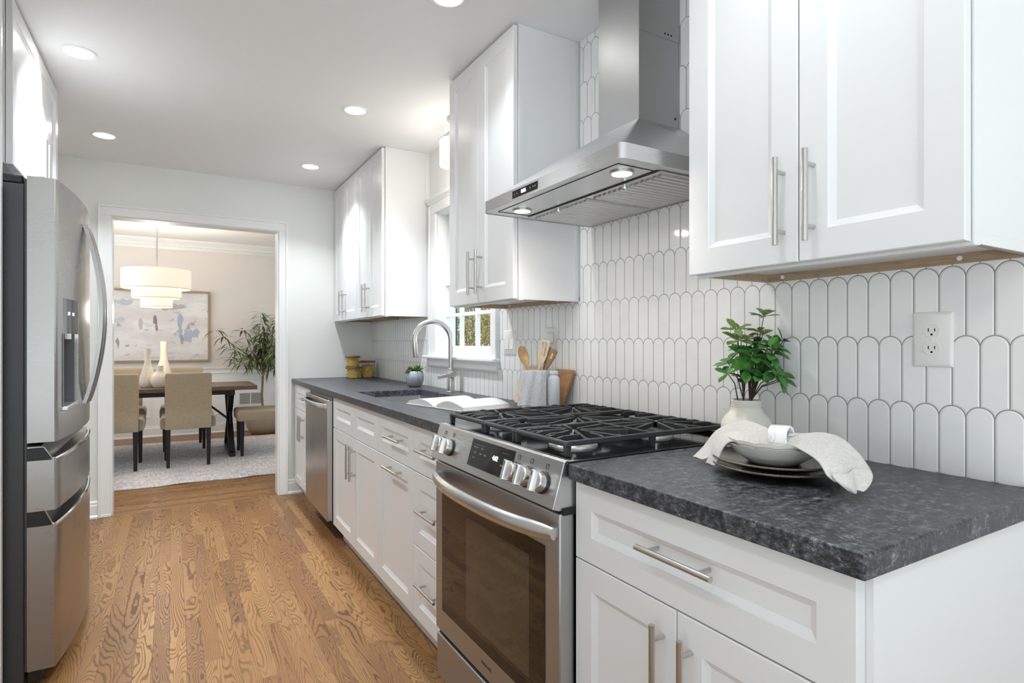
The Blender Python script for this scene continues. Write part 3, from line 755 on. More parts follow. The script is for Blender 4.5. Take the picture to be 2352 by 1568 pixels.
# grates: three sections
GZ = .9585
def grate(y0, y1, cs):
    bm = B(); x0, x1 = .842, 1.412; w, h = .011, .013; z = GZ-h/2
    for a, b in (((x0, y0), (x1, y0)), ((x0, y1), (x1, y1)), ((x1, y0), (x1, y1))):
        bar(bm, (*a, z), (*b, z), w, h)
    tube(bm, [(x0, y0-.004, z-.002), (x0, y1+.004, z-.002)], .0078, 10)
    for x in (x0, x1, (x0+x1)/2):
        for y in (y0+.003, y1-.003):
            prism(bm, [(x-.007, .9185), (x+.007, .9185), (x+.010, z), (x-.010, z)], 'y', y-.0055, y+.0055)
    ym = (y0+y1)/2; xm = (x0+x1)/2
    def fin(p, q):     # finger: raised at the pan end, dropping to the frame
        p, q = Vector((*p, z)), Vector((*q, z)); m_ = p.lerp(q, .32)
        bar(bm, p, m_+Vector((0, 0, .004)), .0085, .016); bar(bm, m_+Vector((0, 0, .004)), q+Vector((0, 0, .004)), .0085, .016)
    n_ = 5
    for i in range(1, n_):
        yy = y0+(y1-y0)*i/n_
        fin((x0, yy), (x0+.052+.022*(i % 2), yy)); fin((x1, yy), (x1-.052-.022*(i % 2), yy))
    for cx, cy in cs:
        for k in range(8):
            a = 2*PI*(k+.5)/8; d_ = Vector((math.cos(a), math.sin(a)))
            inner = Vector((cx, cy))+d_*.022
            tx_ = ((x1 if d_.x > 0 else x0)-cx)/d_.x if cs[0][0] == cs[-1][0] else (((x0 if cx < xm else xm) if d_.x < 0 else (xm if cx < xm else x1))-cx)/d_.x
            ty_ = ((y1 if d_.y > 0 else y0)-cy)/d_.y
            tt = min(abs(tx_), abs(ty_), .16)
            q = Vector((cx, cy))+d_*tt
            bar(bm, (*q, z), (*inner, z+.004), .0085, .015)
        fin((cx, y0), (cx, y0+.055)); fin((cx, y1), (cx, y1-.055))
    if len(cs) > 1:
        bar(bm, (xm, y0, z), (xm, y1, z), .009, h); bar(bm, (xm, ym, z+.001), (xm-.1, ym, z+.003), .0085, .015); bar(bm, (xm, ym, z+.001), (xm+.1, ym, z+.003), .0085, .015)
    obj('grate', bm, M['iron'], r, bevel=.0018, seg=2)
grate(1.160, 1.402, [(.955, 1.292), (1.265, 1.292)]); grate(1.412, 1.592, [(1.12, 1.500)]); grate(1.602, 1.846, [(.955, 1.715), (1.265, 1.715)])
shift(r)

# ------------------------------------------------------------------ range hood
r = root_at('range_hood', 'stainless steel chimney range hood above the range', 'hood', XW, 1.477, 1.67)
HX, HY0, HY1, HZ0, HZ1 = .966, 1.108, 1.852, 1.668, 1.708
CX, CY0, CY1, CZ = 1.278, 1.378, 1.580, 1.917
bm = B()
def rr_pts(z, rad=.022, n=5):
    P = [(XW-.010, HY0, z), ]
    for cx, cy, a0, a1 in ((HX+rad, HY0+rad, 1.5*PI, PI), (HX+rad, HY1-rad, PI, .5*PI)):
        for k in range(n): a = a0+(a1-a0)*k/(n-1); P.append((cx+rad*math.cos(a), cy+rad*math.sin(a), z))
    P.append((XW-.010, HY1, z)); return P
skinrings(bm, [rr_pts(HZ0), rr_pts(HZ1)], False, False)
obj('canopy_band', bm, M['steel'], r, smooth=True)
bm = B()
A = [bm.verts.new(p) for p in rr_pts(HZ1)]; n = len(A)
Cc = [Vector((XW-.010, CY0, CZ)), Vector((CX, CY0, CZ)), Vector((CX, CY1, CZ)), Vector((XW-.010, CY1, CZ))]; Cv = [bm.verts.new(p) for p in Cc]
bm.faces.new((A[0], A[1], Cv[1], Cv[0]))
for k in range(1, 5): bm.faces.new((A[k], A[k+1], Cv[1]))
bm.faces.new((A[5], A[6], Cv[2], Cv[1]))
for k in range(6, 10): bm.faces.new((A[k], A[k+1], Cv[2]))
bm.faces.new((A[10], A[11], Cv[3], Cv[2]))
hs = flat('hood_steel', (.62, .62, .62), .22, 1., nz=.02, nscale=8, ndist=0)
obj('canopy', bm, M['steel'], r)
bm = B(); box(bm, CX, XW-.0095, CY0, CY1, CZ-.002, H-.001); box(bm, CX+.004, XW-.0095, CY0-.001, CY1+.001, 2.20, H-.001)
for k in range(3): tube(bm, [(XW-.05-k*.014, CY0+.0012, 2.216), (XW-.05-k*.014, CY0-.0016, 2.216)], .0035, 8, mi=1)
tube(bm, [(XW-.03, CY0+.0012, 1.945), (XW-.03, CY0-.0016, 1.945)], .004, 8, mi=1)
obj('chimney', bm, [M['steel_v'], M['dark_gap']], r)
# underside
bm = B(); A = [bm.verts.new(p) for p in rr_pts(HZ0+.002)]; bm.faces.new(A); us_ = obj('underside', bm, M['steel'], r)
bm = B(); x_l = HX+.165
bar(bm, (x_l, HY0+.04, HZ0+.0012), (x_l, HY1-.04, HZ0+.0012), .0022, .0014); bar(bm, (HX+.035, HY0+.05, HZ0+.0012), (HX+.035, HY1-.05, HZ0+.0012), .001, .0014)
bar(bm, (HX+.035, HY1-.05, HZ0+.0012), (x_l, HY1-.05, HZ0+.0012), .001, .0014); bar(bm, (HX+.035, HY0+.05, HZ0+.0012), (x_l, HY0+.05, HZ0+.0012), .001, .0014)
obj('underside_seam', bm, M['dark_gap'], us_)
for (y0, y1) in ((HY0+.035, 1.474), (1.480, HY1-.035)):
    bm = B(); box(bm, x_l+.006, XW-.05, y0, y1, HZ0-.002, HZ0+.0015)
    nn = 13
    for k in range(nn):
        yy = y0+.022+(y1-y0-.044)*k/(nn-1); prism(bm, [(yy-.0085, HZ0-.002), (yy-.005, HZ0-.007), (yy+.005, HZ0-.007), (yy+.0085, HZ0-.002)], 'x', x_l+.028, XW-.058)
    bf = obj('baffle_filter', bm, M['steel'], r, bevel=.0006)
    bm = B()
    for k in range(nn):
        yy = y0+.022+(y1-y0-.044)*k/(nn-1); prism(bm, [(yy-.004, HZ0-.0066), (yy+.004, HZ0-.0066), (yy, HZ0-.003)], 'x', XW-.0585, XW-.0575)
    obj('baffle_end', bm, M['dark_gap'], bf)
    bm = B(); lathe(bm, [(.004, HZ0-.001), (.004, HZ0-.007), (.0095, HZ0-.008), (.0095, HZ0-.015), (.006, HZ0-.017)], (x_l+.017, (y0+y1)/2-.01, 0), 16); obj('filter_knob', bm, M['chrome'], bf, smooth=True)
for yy in (1.215, 1.740):
    bm = B(); lathe(bm, [(.034, HZ0+.0015), (.034, HZ0-.002), (.028, HZ0-.003), (.028, HZ0+.0005)], (HX+.098, yy, 0), 28); lt = obj('lamp_ring', bm, M['steel'], r, smooth=True)
    bm = B(); lathe(bm, [(.0275, HZ0-.0022), (.001, HZ0-.0022)], (HX+.098, yy, 0), 28); obj('lamp_lens', bm, emit('hood_lamp_lens', (1, .98, .95), 22.), lt)
    L = bpy.data.lights.new('hood_lamp', 'SPOT'); L.energy = 4.; L.spot_size = 2.2; L.spot_blend = .8; L.shadow_soft_size = .03; L.color = (1, .96, .9)
    o = bpy.data.objects.new('hood_lamp', L); COL.objects.link(o); o.location = (HX+.098, yy, HZ0-.006); o.parent = None
bm = B(); yd = 1.565; box(bm, HX-.0012, HX+.002, yd-.076, yd+.076, HZ0+.008, HZ0+.032); hd = obj('control_display', bm, M['blackgl'], r)
text('clock_digits', '8:06', .017, frame_mx((HX-.0018, yd+.005, HZ0+.020), (0, -1, 0), (0, 0, 1)), M['led'], hd)
for k in (-.062, -.045, .035, .052, .064):
    bm = B(); obox(bm, (HX-.0016, yd-k, HZ0+.020), (.0003, 0, 0), (0, .0022, 0), (0, 0, .0026)); obj('button_mark', bm, M['icon'], hd)
bm = B()
for d_ in (0,): pass
shift(r)

# ------------------------------------------------------------------ refrigerator
FY0, FY1 = 2.570, 3.485
r = root_at('refrigerator', 'stainless steel french-door refrigerator with water dispenser and two drawers', 'refrigerator', -.75, 3.03, 0)
bm = B(); box(bm, XL+.01, -.4465, FY0+.004, FY1-.004, .02, 1.752); box(bm, XL+.02, -.50, FY0+.02, FY1-.02, 0, .03); obj('case', bm, M['fr_side'], r, bevel=.004)
for a_, b_ in ((FY0+.006, FY0+.09), (FY1-.09, FY1-.006)):
    bm = B(); box(bm, -.56, -.449, a_, b_, 1.752, 1.782); obj('hinge_cover', bm, M['blackp'], r, bevel=.006)
def bow(y): q = (y-(FY0+FY1)/2)/((FY1-FY0)/2); return -.359+.036*(1-q*q)
def fr_panel(bm, y0, y1, z0, z1, n=14, mi=0, d0=-.438):
    R = []
    ys = [y0+(y1-y0)*k/n for k in range(n+1)]
    fr = [(bow(y), y) for y in ys]
    if abs(y0-FY0) < 1e-6: fr[0] = (bow(y0)-.004, y0); fr.insert(1, (bow(y0)-.0005, y0+.004))
    if abs(y1-FY1) < 1e-6: fr[-1] = (bow(y1)-.004, y1); fr.insert(-1, (bow(y1)-.0005, y1-.004))
    poly = [(d0, y0)]+fr+[(d0, y1)]
    prism(bm, poly, 'z', z0, z1, mi)
YM = 3.015
# near door, with the dispenser recess cut out
bm = B(); DY0, DY1, DZ0, DZ1 = 2.640, 2.860, .955, 1.365
fr_panel(bm, FY0, YM-.002, DZ1, 1.78); fr_panel(bm, FY0, YM-.002, .853, DZ0); fr_panel(bm, FY0, DY0, DZ0, DZ1, 4); fr_panel(bm, DY1, YM-.002, DZ0, DZ1, 6)
box(bm, -.438, -.425, DY0, DY1, DZ0, DZ1)
bmesh.ops.remove_doubles(bm, verts=bm.verts, dist=1e-5)
nd = obj('door', bm, M['steel_fr'], r, smooth=True); nd['label'] = 'near refrigerator door with the water dispenser'
bm = B(); fr_panel(bm, YM+.002, FY1, .853, 1.78); fd = obj('door', bm, M['steel_fr'], r, smooth=True)
# door edge strips
bm = B(); box(bm, -.4455, -.4385, FY0+.006, FY1-.006, .06, 1.77); obj('door_gasket', bm, M['fr_side'], r)
# dispenser
bm = B(); R = []
for y in (DY0, DY0+.055, DY0+.11, DY0+.165, DY1): R.append((bow(y)-.0005, y))
poly = R+[(-.40, DY1), (-.40, DY0)]
prism(bm, poly, 'z', 1.235, DZ1); dp = obj('dispenser_panel', bm, flat('dispenser_glass', sr(92, 98, 102), .08, .4, ndist=0), nd)
for k, s_ in enumerate(('37', '0')): text('dispenser_print', s_, .018, frame_mx((bow(2.72+k*.06)+.0012, 2.72+k*.06, 1.31), (0, 1, 0), (0, 0, 1)), M['led'], nd)
bm = B(); box(bm, -.4252, -.4235, DY0+.001, DY1-.001, DZ0+.03, 1.235); box(bm, -.425, -.345, DY0+.0005, DY0+.003, DZ0, 1.235); box(bm, -.425, -.34, DY1-.003, DY1-.0005, DZ0, 1.235)
obj('dispenser_recess', bm, flat('dispenser_grey', sr(120, 122, 125), .35, .3), nd)
bm = B(); box(bm, -.425, -.332, DY0, DY1, DZ0-.002, DZ0+.014); obj('drip_tray', bm, M['alu'], nd, bevel=.003)
bm = B(); box(bm, -.42, -.345, DY0+.02, DY1-.02, 1.215, 1.236); tube(bm, [(-.38, 2.72, 1.22), (-.38, 2.72, 1.195)], .008, 10); tube(bm, [(-.38, 2.78, 1.22), (-.38, 2.78, 1.20)], .008, 10); obj('dispenser_nozzle', bm, M['chrome'], nd)
def fr_handle(parent, y):
    bm = B(); R = []
    for k in range(29):
        q = k/28; a = math.sin(PI*q)**.85; z = .950+.742*q; x = bow(y)+.006+.058*a; w = .016+.005*a; t = .010
        R.append([(x-t, y-w, z), (x+t*.4, y-w, z), (x+t, y-w*.5, z), (x+t, y+w*.5, z), (x+t*.4, y+w, z), (x-t, y+w, z)])
    skinrings(bm, R, True, True)
    obj('handle', bm, M['steel_fr'], parent, smooth=True)
fr_handle(nd, 2.972); fr_handle(fd, 3.058)
# drawers with chrome pocket handles
for (z0, z1, zc) in ((.613, .790, .812), (.06, .560, .598)):
    bm = B(); fr_panel(bm, FY0, FY1, z0, z1); dw = obj('drawer', bm, M['steel_fr'], r, smooth=True)
    bm = B(); n_ = 20; R = []
    for k in range(n_+1):
        y = FY0+.001+(FY1-FY0-.002)*k/n_; x = bow(y)
        R.append([(x+.0008, y, z1-.004), (x+.0022, y, z1+.003), (x-.001, y, z1+.008), (x-.007, y, z1+.009), (x-.012, y, z1+.005), (x-.012, y, z1-.004)])
    skinrings(bm, R, True, True); obj('chrome_lip', bm, M['chrome'], dw, smooth=True)
    bm = B(); prism(bm, [(-.437, z1), (-.368, z1), (-.392, zc+.024), (-.437, zc+.024)], 'y', FY0+.0015, FY0+.004); prism(bm, [(-.437, z1), (-.38, z1), (-.40, zc+.030), (-.437, zc+.030)], 'y', FY0+.004, FY1-.004); obj('pocket', bm, M['blackp'], dw)
    bm = B(); bar(bm, (-.392, FY0+.0005, zc+.025), (-.366, FY0+.0005, z1+.002), .003, .004, (0, 1, 0)); bar(bm, (-.437, FY0+.0005, zc+.025), (-.392, FY0+.0005, zc+.025), .003, .003); obj('pocket_trim', bm, M['chrome'], dw)
bm = B(); box(bm, -.436, -.40, FY0+.01, FY1-.01, .02, .06); obj('kick_grille', bm, M['blackp'], r)
shift(r)

# ------------------------------------------------------------------ ceiling lights
def can(x, y, label):
    r = thing('recessed_light', label, 'ceiling light', (x, y, H), 0, 'recessed ceiling lights of the kitchen')
    bm = B(); lathe(bm, [(.068, 0), (.068, -.004), (.062, -.006), (.054, -.004), (.052, .0)], n=40, caps=False); obj('trim_ring', bm, M['trim'], r, smooth=True)
    bm = B(); lathe(bm, [(.053, -.0025), (.001, -.0028)], n=40, caps=False); obj('lens', bm, M['lens'], r)
    L = bpy.data.lights.new('recessed_lamp', 'AREA'); L.shape = 'DISK'; L.size = .10; L.energy = CAN_W*(1.3 if y > 4 else 2.2 if y > 2.5 else (.5 if y > 1.5 else .35)); L.color = (.87, .945, 1); L.spread = 1.9
    o = bpy.data.objects.new('recessed_lamp', L); COL.objects.link(o); o.location = (0, 0, -.008); o.parent = r
for x, y, l in ((-.355, 3.092, 'round recessed ceiling light nearest the refrigerator cabinet, in the left row'), (-.362, 4.254, 'round recessed ceiling light in the left row just before the doorway wall'),
                (.845, 3.108, 'round recessed ceiling light in the right row, in front of the window'), (.840, 4.265, 'round recessed ceiling light in the right row before the far wall cabinets'),
                (.858, 1.918, 'round recessed ceiling light at the top edge, above the range side'), (-.355, 1.918, 'round recessed ceiling light in the left row beside the near end of the refrigerator'),
                (.85, .74, 'round recessed ceiling light over the near counter'), (-.355, .74, 'round recessed ceiling light in the left row over the camera'),
                (.85, -.44, 'round recessed ceiling light in the right row behind the camera'), (-.355, -.44, 'round recessed ceiling light in the left row behind the camera')):
    can(x, y, l)
# small fixture over the window
r = root_at('ceiling_fixture', 'small nickel ceiling fixture with a glowing white glass cylinder shade before the window', 'ceiling light', 1.36, 3.036, H)
bm = B(); lathe(bm, [(.05, H), (.05, H-.018), (.046, H-.022)], (1.36, 2.93, 0), 28); tube(bm, [(1.36, 2.93, H-.02), (1.36, 2.93, 2.396)], .009, 12); bar(bm, (1.36, 3.142, 2.396), (1.36, 2.72, 2.396), .020, .018); tube(bm, [(1.36, 3.036, 2.39), (1.36, 3.036, 2.372)], .020, 14); tube(bm, [(1.36, 2.82, 2.39), (1.36, 2.82, 2.372)], .020, 14)
obj('bracket', bm, M['nickel'], r, smooth=True, bevel=.002)
for yy in (3.036, 2.82):
    bm = B(); lathe(bm, [(.02, 2.376), (.040, 2.372), (.050, 2.358), (.051, 2.230), (.049, 2.212), (.040, 2.206), (.001, 2.204)], (1.36, yy, 0), 32); obj('glass_shade', bm, emit('milk_glass', (1, .97, .90), 1.7), r, smooth=True)
L = bpy.data.lights.new('fixture_lamp', 'POINT'); L.energy = 1.2; L.color = (1, .90, .78); L.shadow_soft_size = .05
o = bpy.data.objects.new('fixture_lamp', L); COL.objects.link(o); o.location = (-.02, 0, -.30); o.parent = r
shift(r)

# ------------------------------------------------------------------ outlets and switches
def plate(nm, label, cat, y, z, wd=.080, hh=.122, grp=None):
    r = thing(nm, label, cat, (tx, y, z), 0, grp)
    bm = B(); R = [[(-d, a*(wd/2-i), b*(hh/2-i)) for a, b in ((-1, -1), (1, -1), (1, 1), (-1, 1))] for d, i in ((0, 0), (.003, 0), (.0065, .006))]
    skinrings(bm, R, True, True); obj('cover_plate', bm, M['white_pl'], r, bevel=.0012); return r
def receptacle(r, zc):
    bm = B(); P = []
    for k in range(32):
        a = 2*PI*k/32; P.append((.0172*math.cos(a), max(-.0135, min(.0135, .0172*math.sin(a)))+zc))
    prism(bm, [(p[0], p[1]) for p in P], 'x', -.0078, -.006); f = obj('receptacle', bm, M['white_pl'], r, bevel=.0005)
    bm = B()
    box(bm, -.0081, -.0070, .0052, .0072, zc-.002, zc+.0055); box(bm, -.0081, -.0070, -.0072, -.0052, zc-.0015, zc+.005); tube(bm, [(-.0081, 0, zc-.0082), (-.0070, 0, zc-.0082)], .0024, 10)
    obj('socket_slots', bm, M['dark_gap'], f)
r = plate('wall_outlet', 'white double wall outlet on the tile under the nearest wall cabinet', 'outlet', .632, 1.209)
receptacle(r, .0195); receptacle(r, -.0195)
bm = B(); tube(bm, [(-.0078, 0, 0), (-.006, 0, 0)], .0028, 10); obj('screw', bm, M['white_pl'], r)
r = plate('wall_outlet', 'white wall outlet with a white plug in it, on the tile behind the wooden utensils', 'outlet', 2.142, 1.208)
receptacle(r, .0195); receptacle(r, -.0195)
p = thing('power_plug', 'white plug and cord in the outlet behind the wooden utensils', 'plug', (tx-.008, 2.118, 1.215))
bm = B(); box(bm, -.022, .0, -.012, .012, -.016, .030); obj('plug_body', bm, M['white_pl'], p, bevel=.005)
bm = B(); tube(bm, [(-.012, 0, -.014), (-.016, -.004, -.05), (-.010, -.012, -.12), (-.004, -.02, -.20), (-.006, -.03, -.29)], .0028, 8); obj('cord', bm, M['white_pl'], p, smooth=True)
r = plate('light_switch', 'white double rocker light switch right of the window', 'switch', 2.505, 1.202, .118, .124)
for yy in (.023, -.023):
    bm = B(); R = [(-.0062, -.034), (-.0092, -.034), (-.0068, .0), (-.0062, .034)]; prism(bm, R, 'y', yy-.0165, yy+.0165); obj('rocker', bm, M['white_pl'], r, bevel=.0006)
    bm = B(); box(bm, -.0069, -.006, yy-.018, yy+.018, -.0358, -.0340); obj('rocker_gap', bm, M['icon'], r)

# ------------------------------------------------------------------ pasta jars
jar_gl = NT('jar_glass', .03); jar_gl.set(base_color=(.98, 1, .99, 1), transmission=1., ior=1.12)
pasta = flat('dry_pasta', sr(238, 198, 104), .55, nz=.25, nscale=60, ndist=.001)
def jar(label, x, y, z, rr, hh, seed, lidh=.016):
    rnd = random.Random(seed)
    r = thing('pasta_jar', label, 'jar', (x, y, z), 0, 'glass pasta jars with wooden lids')
    bm = B(); lathe(bm, [(.001, .0004), (rr-.006, .0004), (rr-.001, .004), (rr, .010), (rr, hh-.02), (rr-.005, hh-.010), (rr-.006, hh), (rr-.009, hh), (rr-.008, hh-.012), (rr-.003, hh-.022), (rr-.003, .010), (.001, .006)], n=40, caps=False)
    obj('glass_body', bm, jar_gl.m, r, smooth=True)
    bm = B(); lathe(bm, [(.001, hh), (rr+.001, hh), (rr+.003, hh+.003), (rr+.003, hh+lidh-.003), (rr, hh+lidh), (.001, hh+lidh)], n=40, caps=False); obj('wooden_lid', bm, M['lid'], r, smooth=True)
    bm = B()
    R_ = rr-.0085
    lathe(bm, [(.001, .0075), (R_-.004, .0075), (R_-.004, hh*.78), (.001, hh*.80)], n=24, caps=False)
    for k in range(230):
        a = rnd.random()*6.283; q = R_-.003*rnd.random() if k < 180 else R_*rnd.random()**.5
        zz = .011+(hh*.82-.011)*rnd.random() if k < 180 else hh*.79+.004*rnd.random()
        t = rnd.uniform(-1, 1); ln = rnd.uniform(.005, .011)
        c0 = Vector((q*math.cos(a), q*math.sin(a), zz)); tv = Vector((-math.sin(a), math.cos(a), 0))*math.cos(t*1.3)+Vector((0, 0, 1))*math.sin(t*1.3)
        n_ = 4; tube(bm, [c0+tv*ln*(i/n_-.5)*2 - Vector((math.cos(a), math.sin(a), 0))*(abs(i/n_-.5)*.004) for i in range(n_+1)], .0022, 5)
    p = obj('pasta', bm, pasta, r, smooth=True); p['kind'] = 'stuff'
    return r
jar('low glass pasta jar with wooden lid, bottom of the stack in the far corner', 1.250, 4.655, .914, .060, .076, 1)
jar('small glass pasta jar with wooden lid stacked on top of another jar', 1.244, 4.652, 1.0065, .056, .070, 2)
jar('taller glass pasta jar with wooden lid, right of the stacked pair', 1.375, 4.690, .914, .060, .122, 3)

# ------------------------------------------------------------------ leaves
def leaf(bm, p, d, up, L, W, bend=.3, fold=.25, n=4, shape='oval', mi=0):
    d = Vector(d).normalized(); up = Vector(up); s = d.cross(up)
    if s.length < 1e-4: s = d.cross(Vector((1, 0, 0)))
    s.normalize(); up = s.cross(d).normalized(); p = Vector(p); prev = None; rows = []
    for i in range(n+1):
        t = i/n
        w = {'oval': math.sin(PI*min(1, .06+t*.94))**.75, 'obov': (math.sin(PI*t**1.5))**.7 if 0 < t < 1 else .03, 'lance': math.sin(PI*(t**.75))**.9 if 0 < t < 1 else .03, 'blade': (1-t)**.8*.95+.02}[shape]*W/2
        c = p+d*(L*t)-up*(bend*L*t*t)
        rows.append((bm.verts.new(c-s*w+up*(fold*w)), bm.verts.new(c), bm.verts.new(c+s*w+up*(fold*w))))
    for a, b in zip(rows, rows[1:]):
        bm.faces.new((a[0], a[1], b[1], b[0])).material_index = mi; bm.faces.new((a[1], a[2], b[2], b[1])).material_index = mi
def leaf_mat(name, c, c2, rough=.45, sc=30, tr=.0):
    n = NT(name, rough); v = n.noise(n.obj(), sc, 3.)
    n.set(base_color=n.mix(n.ss(v, .35, .65), c, c2), specular=.5)
    return n.m
M['leaf_a'] = leaf_mat('glossy_leaf_green', sr(52, 104, 44), sr(84, 142, 62), .35)
M['leaf_b'] = leaf_mat('glossy_leaf_dark', sr(34, 72, 36), sr(56, 100, 48), .35)
M['leaf_c'] = leaf_mat('leaf_olive', sr(92, 122, 56), sr(118, 142, 74), .4)
M['stem'] = flat('dark_stem', sr(62, 44, 40), .6, nz=.15)

# ------------------------------------------------------------------ succulent pot
r = thing('succulent_pot', 'small succulents in a ribbed grey glazed pot behind the sink', 'plant', (1.352, 3.548, .914))
pg = NT('reactive_glaze', .22); o_ = pg.sep(pg.obj())
nv = pg.noise(pg.obj(), 22., 3.); ang = pg.m_('ARCTAN2', o_[1], o_[0])
stripe = pg.ss(pg.m_('SINE', pg.mul(ang, 40.)), -.2, .8)
pc = pg.ramp(pg.add(pg.mul(o_[2], 8.), pg.mul(nv, .35)), [(.15, sr(118, 122, 132)), (.42, sr(158, 146, 138)), (.58, sr(132, 142, 164)), (.85, sr(172, 178, 182))])
pg.set(base_color=pg.mix(pg.mul(stripe, .45), pc, sr(205, 208, 208))); pg.bump(stripe, .0012, .6)
bm = B(); lathe(bm, [(.001, .0004), (.034, .0004), (.044, .008), (.055, .035), (.0585, .060), (.056, .084), (.050, .101), (.047, .103), (.045, .100), (.045, .088), (.001, .088)], n=48, caps=False); obj('pot', bm, pg.m, r, smooth=True)
rnd = random.Random(5)
bm = B(); lathe(bm, [(.001, .092), (.044, .090)], n=24, caps=False); obj('soil', bm, flat('potting_soil', sr(70, 54, 42), .9, nz=.4, nscale=200, ndist=.002), r)
sA = leaf_mat('succulent_green', sr(62, 110, 56), sr(104, 148, 70)); sB = leaf_mat('succulent_yellow', sr(176, 182, 66), sr(214, 208, 104)); sC = leaf_mat('succulent_teal', sr(66, 96, 72), sr(110, 134, 108))
def rosette(bm, c, n, L, W, tilt0, tilt1, shape='oval', ax=(0, 0, 1), bend=-.15, rn=rnd, mi=0, fold=.35):
    ax = Vector(ax).normalized(); a = ax.orthogonal().normalized(); b = ax.cross(a)
    for k in range(n):
        th = k*2.399963; q = k/max(1, n-1); ti = tilt0+(tilt1-tilt0)*q
        d = (a*math.cos(th)+b*math.sin(th))*math.cos(ti)+ax*math.sin(ti)
        leaf(bm, Vector(c)+ax*.002*q, d, ax, L*(1-.35*q)*rn.uniform(.85, 1.1), W*rn.uniform(.9, 1.1), bend, fold, 4, shape, mi)
bm = B(); rosette(bm, (.010, -.022, .092), 26, .088, .016, .45, 1.4, 'blade', (0.1, -.1, 1), .1); obj('spiky_succulent', bm, sA, r, smooth=True)
bm = B(); rosette(bm, (-.022, .020, .110), 20, .036, .023, .25, 1.35, 'oval', (-.4, .1, .9)); obj('yellow_rosette', bm, sB, r, smooth=True)
bm = B()
for c in ((-.036, .014, .094), (-.018, -.008, .097), (-.010, .036, .097), (-.030, .038, .088), (.01, .02, .1), (-.042, -.012, .09)): rosette(bm, c, 13, .031, .020, .0, 1.2, 'oval', (c[0]*8, c[1]*8, 1))
obj('teal_rosettes', bm, sC, r, smooth=True)

# ------------------------------------------------------------------ open cookbook
r = thing('cookbook', 'open hardcover cookbook lying on the counter left of the range', 'book', (1.113, 2.385, .914), math.radians(12))
# local: u along the width (to the right for the reader, -Y), v away from the aisle (+X)
# local x = v (depth .26), local y = -u
paper = flat('book_paper', sr(226, 226, 227), .55, nz=.01, nscale=80); edge = NT('page_edges', .7)
eo = edge.sep(edge.obj()); edge.set(base_color=edge.mix(edge.noise(edge.comb(0., 0., edge.mul(eo[2], 900.)), 1., 2.), sr(206, 206, 204), sr(236, 236, 234)))
D_ = .128
bm = B()
cov = [(-.222, .0006), (-.222, .0036), (-.022, .0040), (-.010, .008), (.010, .008), (.022, .0040), (.222, .0036), (.222, .0006), (.022, .001), (.0, .0006), (-.022, .001)]
prism(bm, cov, 'x', -D_-.004, D_+.004); obj('cover', bm, flat('book_cloth', sr(226, 222, 208), .7, nz=.06, nscale=200), r, bevel=.0008)
for sg, nm, hh in ((1, 'left_pages', .026), (-1, 'right_pages', .032)):
    top = []
    for k in range(15):
        q = k/14; y = .004+.204*q
        z = .006+hh*(math.sin(PI*min(1, q*1.9+.0)/2)**.8 if q < .53 else 1-.62*((q-.53)/.47)**1.5)
        top.append((sg*y, z))
    poly = [(sg*.004, .0055), *top, (sg*.213, .0042)]
    bm = B(); prism(bm, poly, 'x', -D_, D_); pgs = obj(nm, bm, [edge.m, paper], r)
    for p in pgs.data.polygons:
        if abs(p.normal.x) < .5 and p.normal.z > .12: p.material_index = 1
    # printed matter on the page
    bm = B(); rn = random.Random(3)
    def zt(y):
        q = (abs(y)-.004)/.204; return .006+hh*(math.sin(PI*min(1, q*1.9)/2)**.8 if q < .53 else 1-.62*((q-.53)/.47)**1.5)+.0004
    if sg == 1:
        for i in range(17):
            x = -D_+.02+i*.0125
            if i in (5, 11): continue
            a, b = .045, (.175 if i % 4 else .13)
            for k in range(8):
                y0, y1 = a+(b-a)*k/8, a+(b-a)*(k+.85)/8
                v = [bm.verts.new((x+dx, y, zt(y)-.0002)) for y, dx in ((y0, 0), (y1, 0), (y1, .0016), (y0, .0016))]; bm.faces.new(v)
        obj('printed_text', bm, M['icon'], pgs)
    else: bm.free()

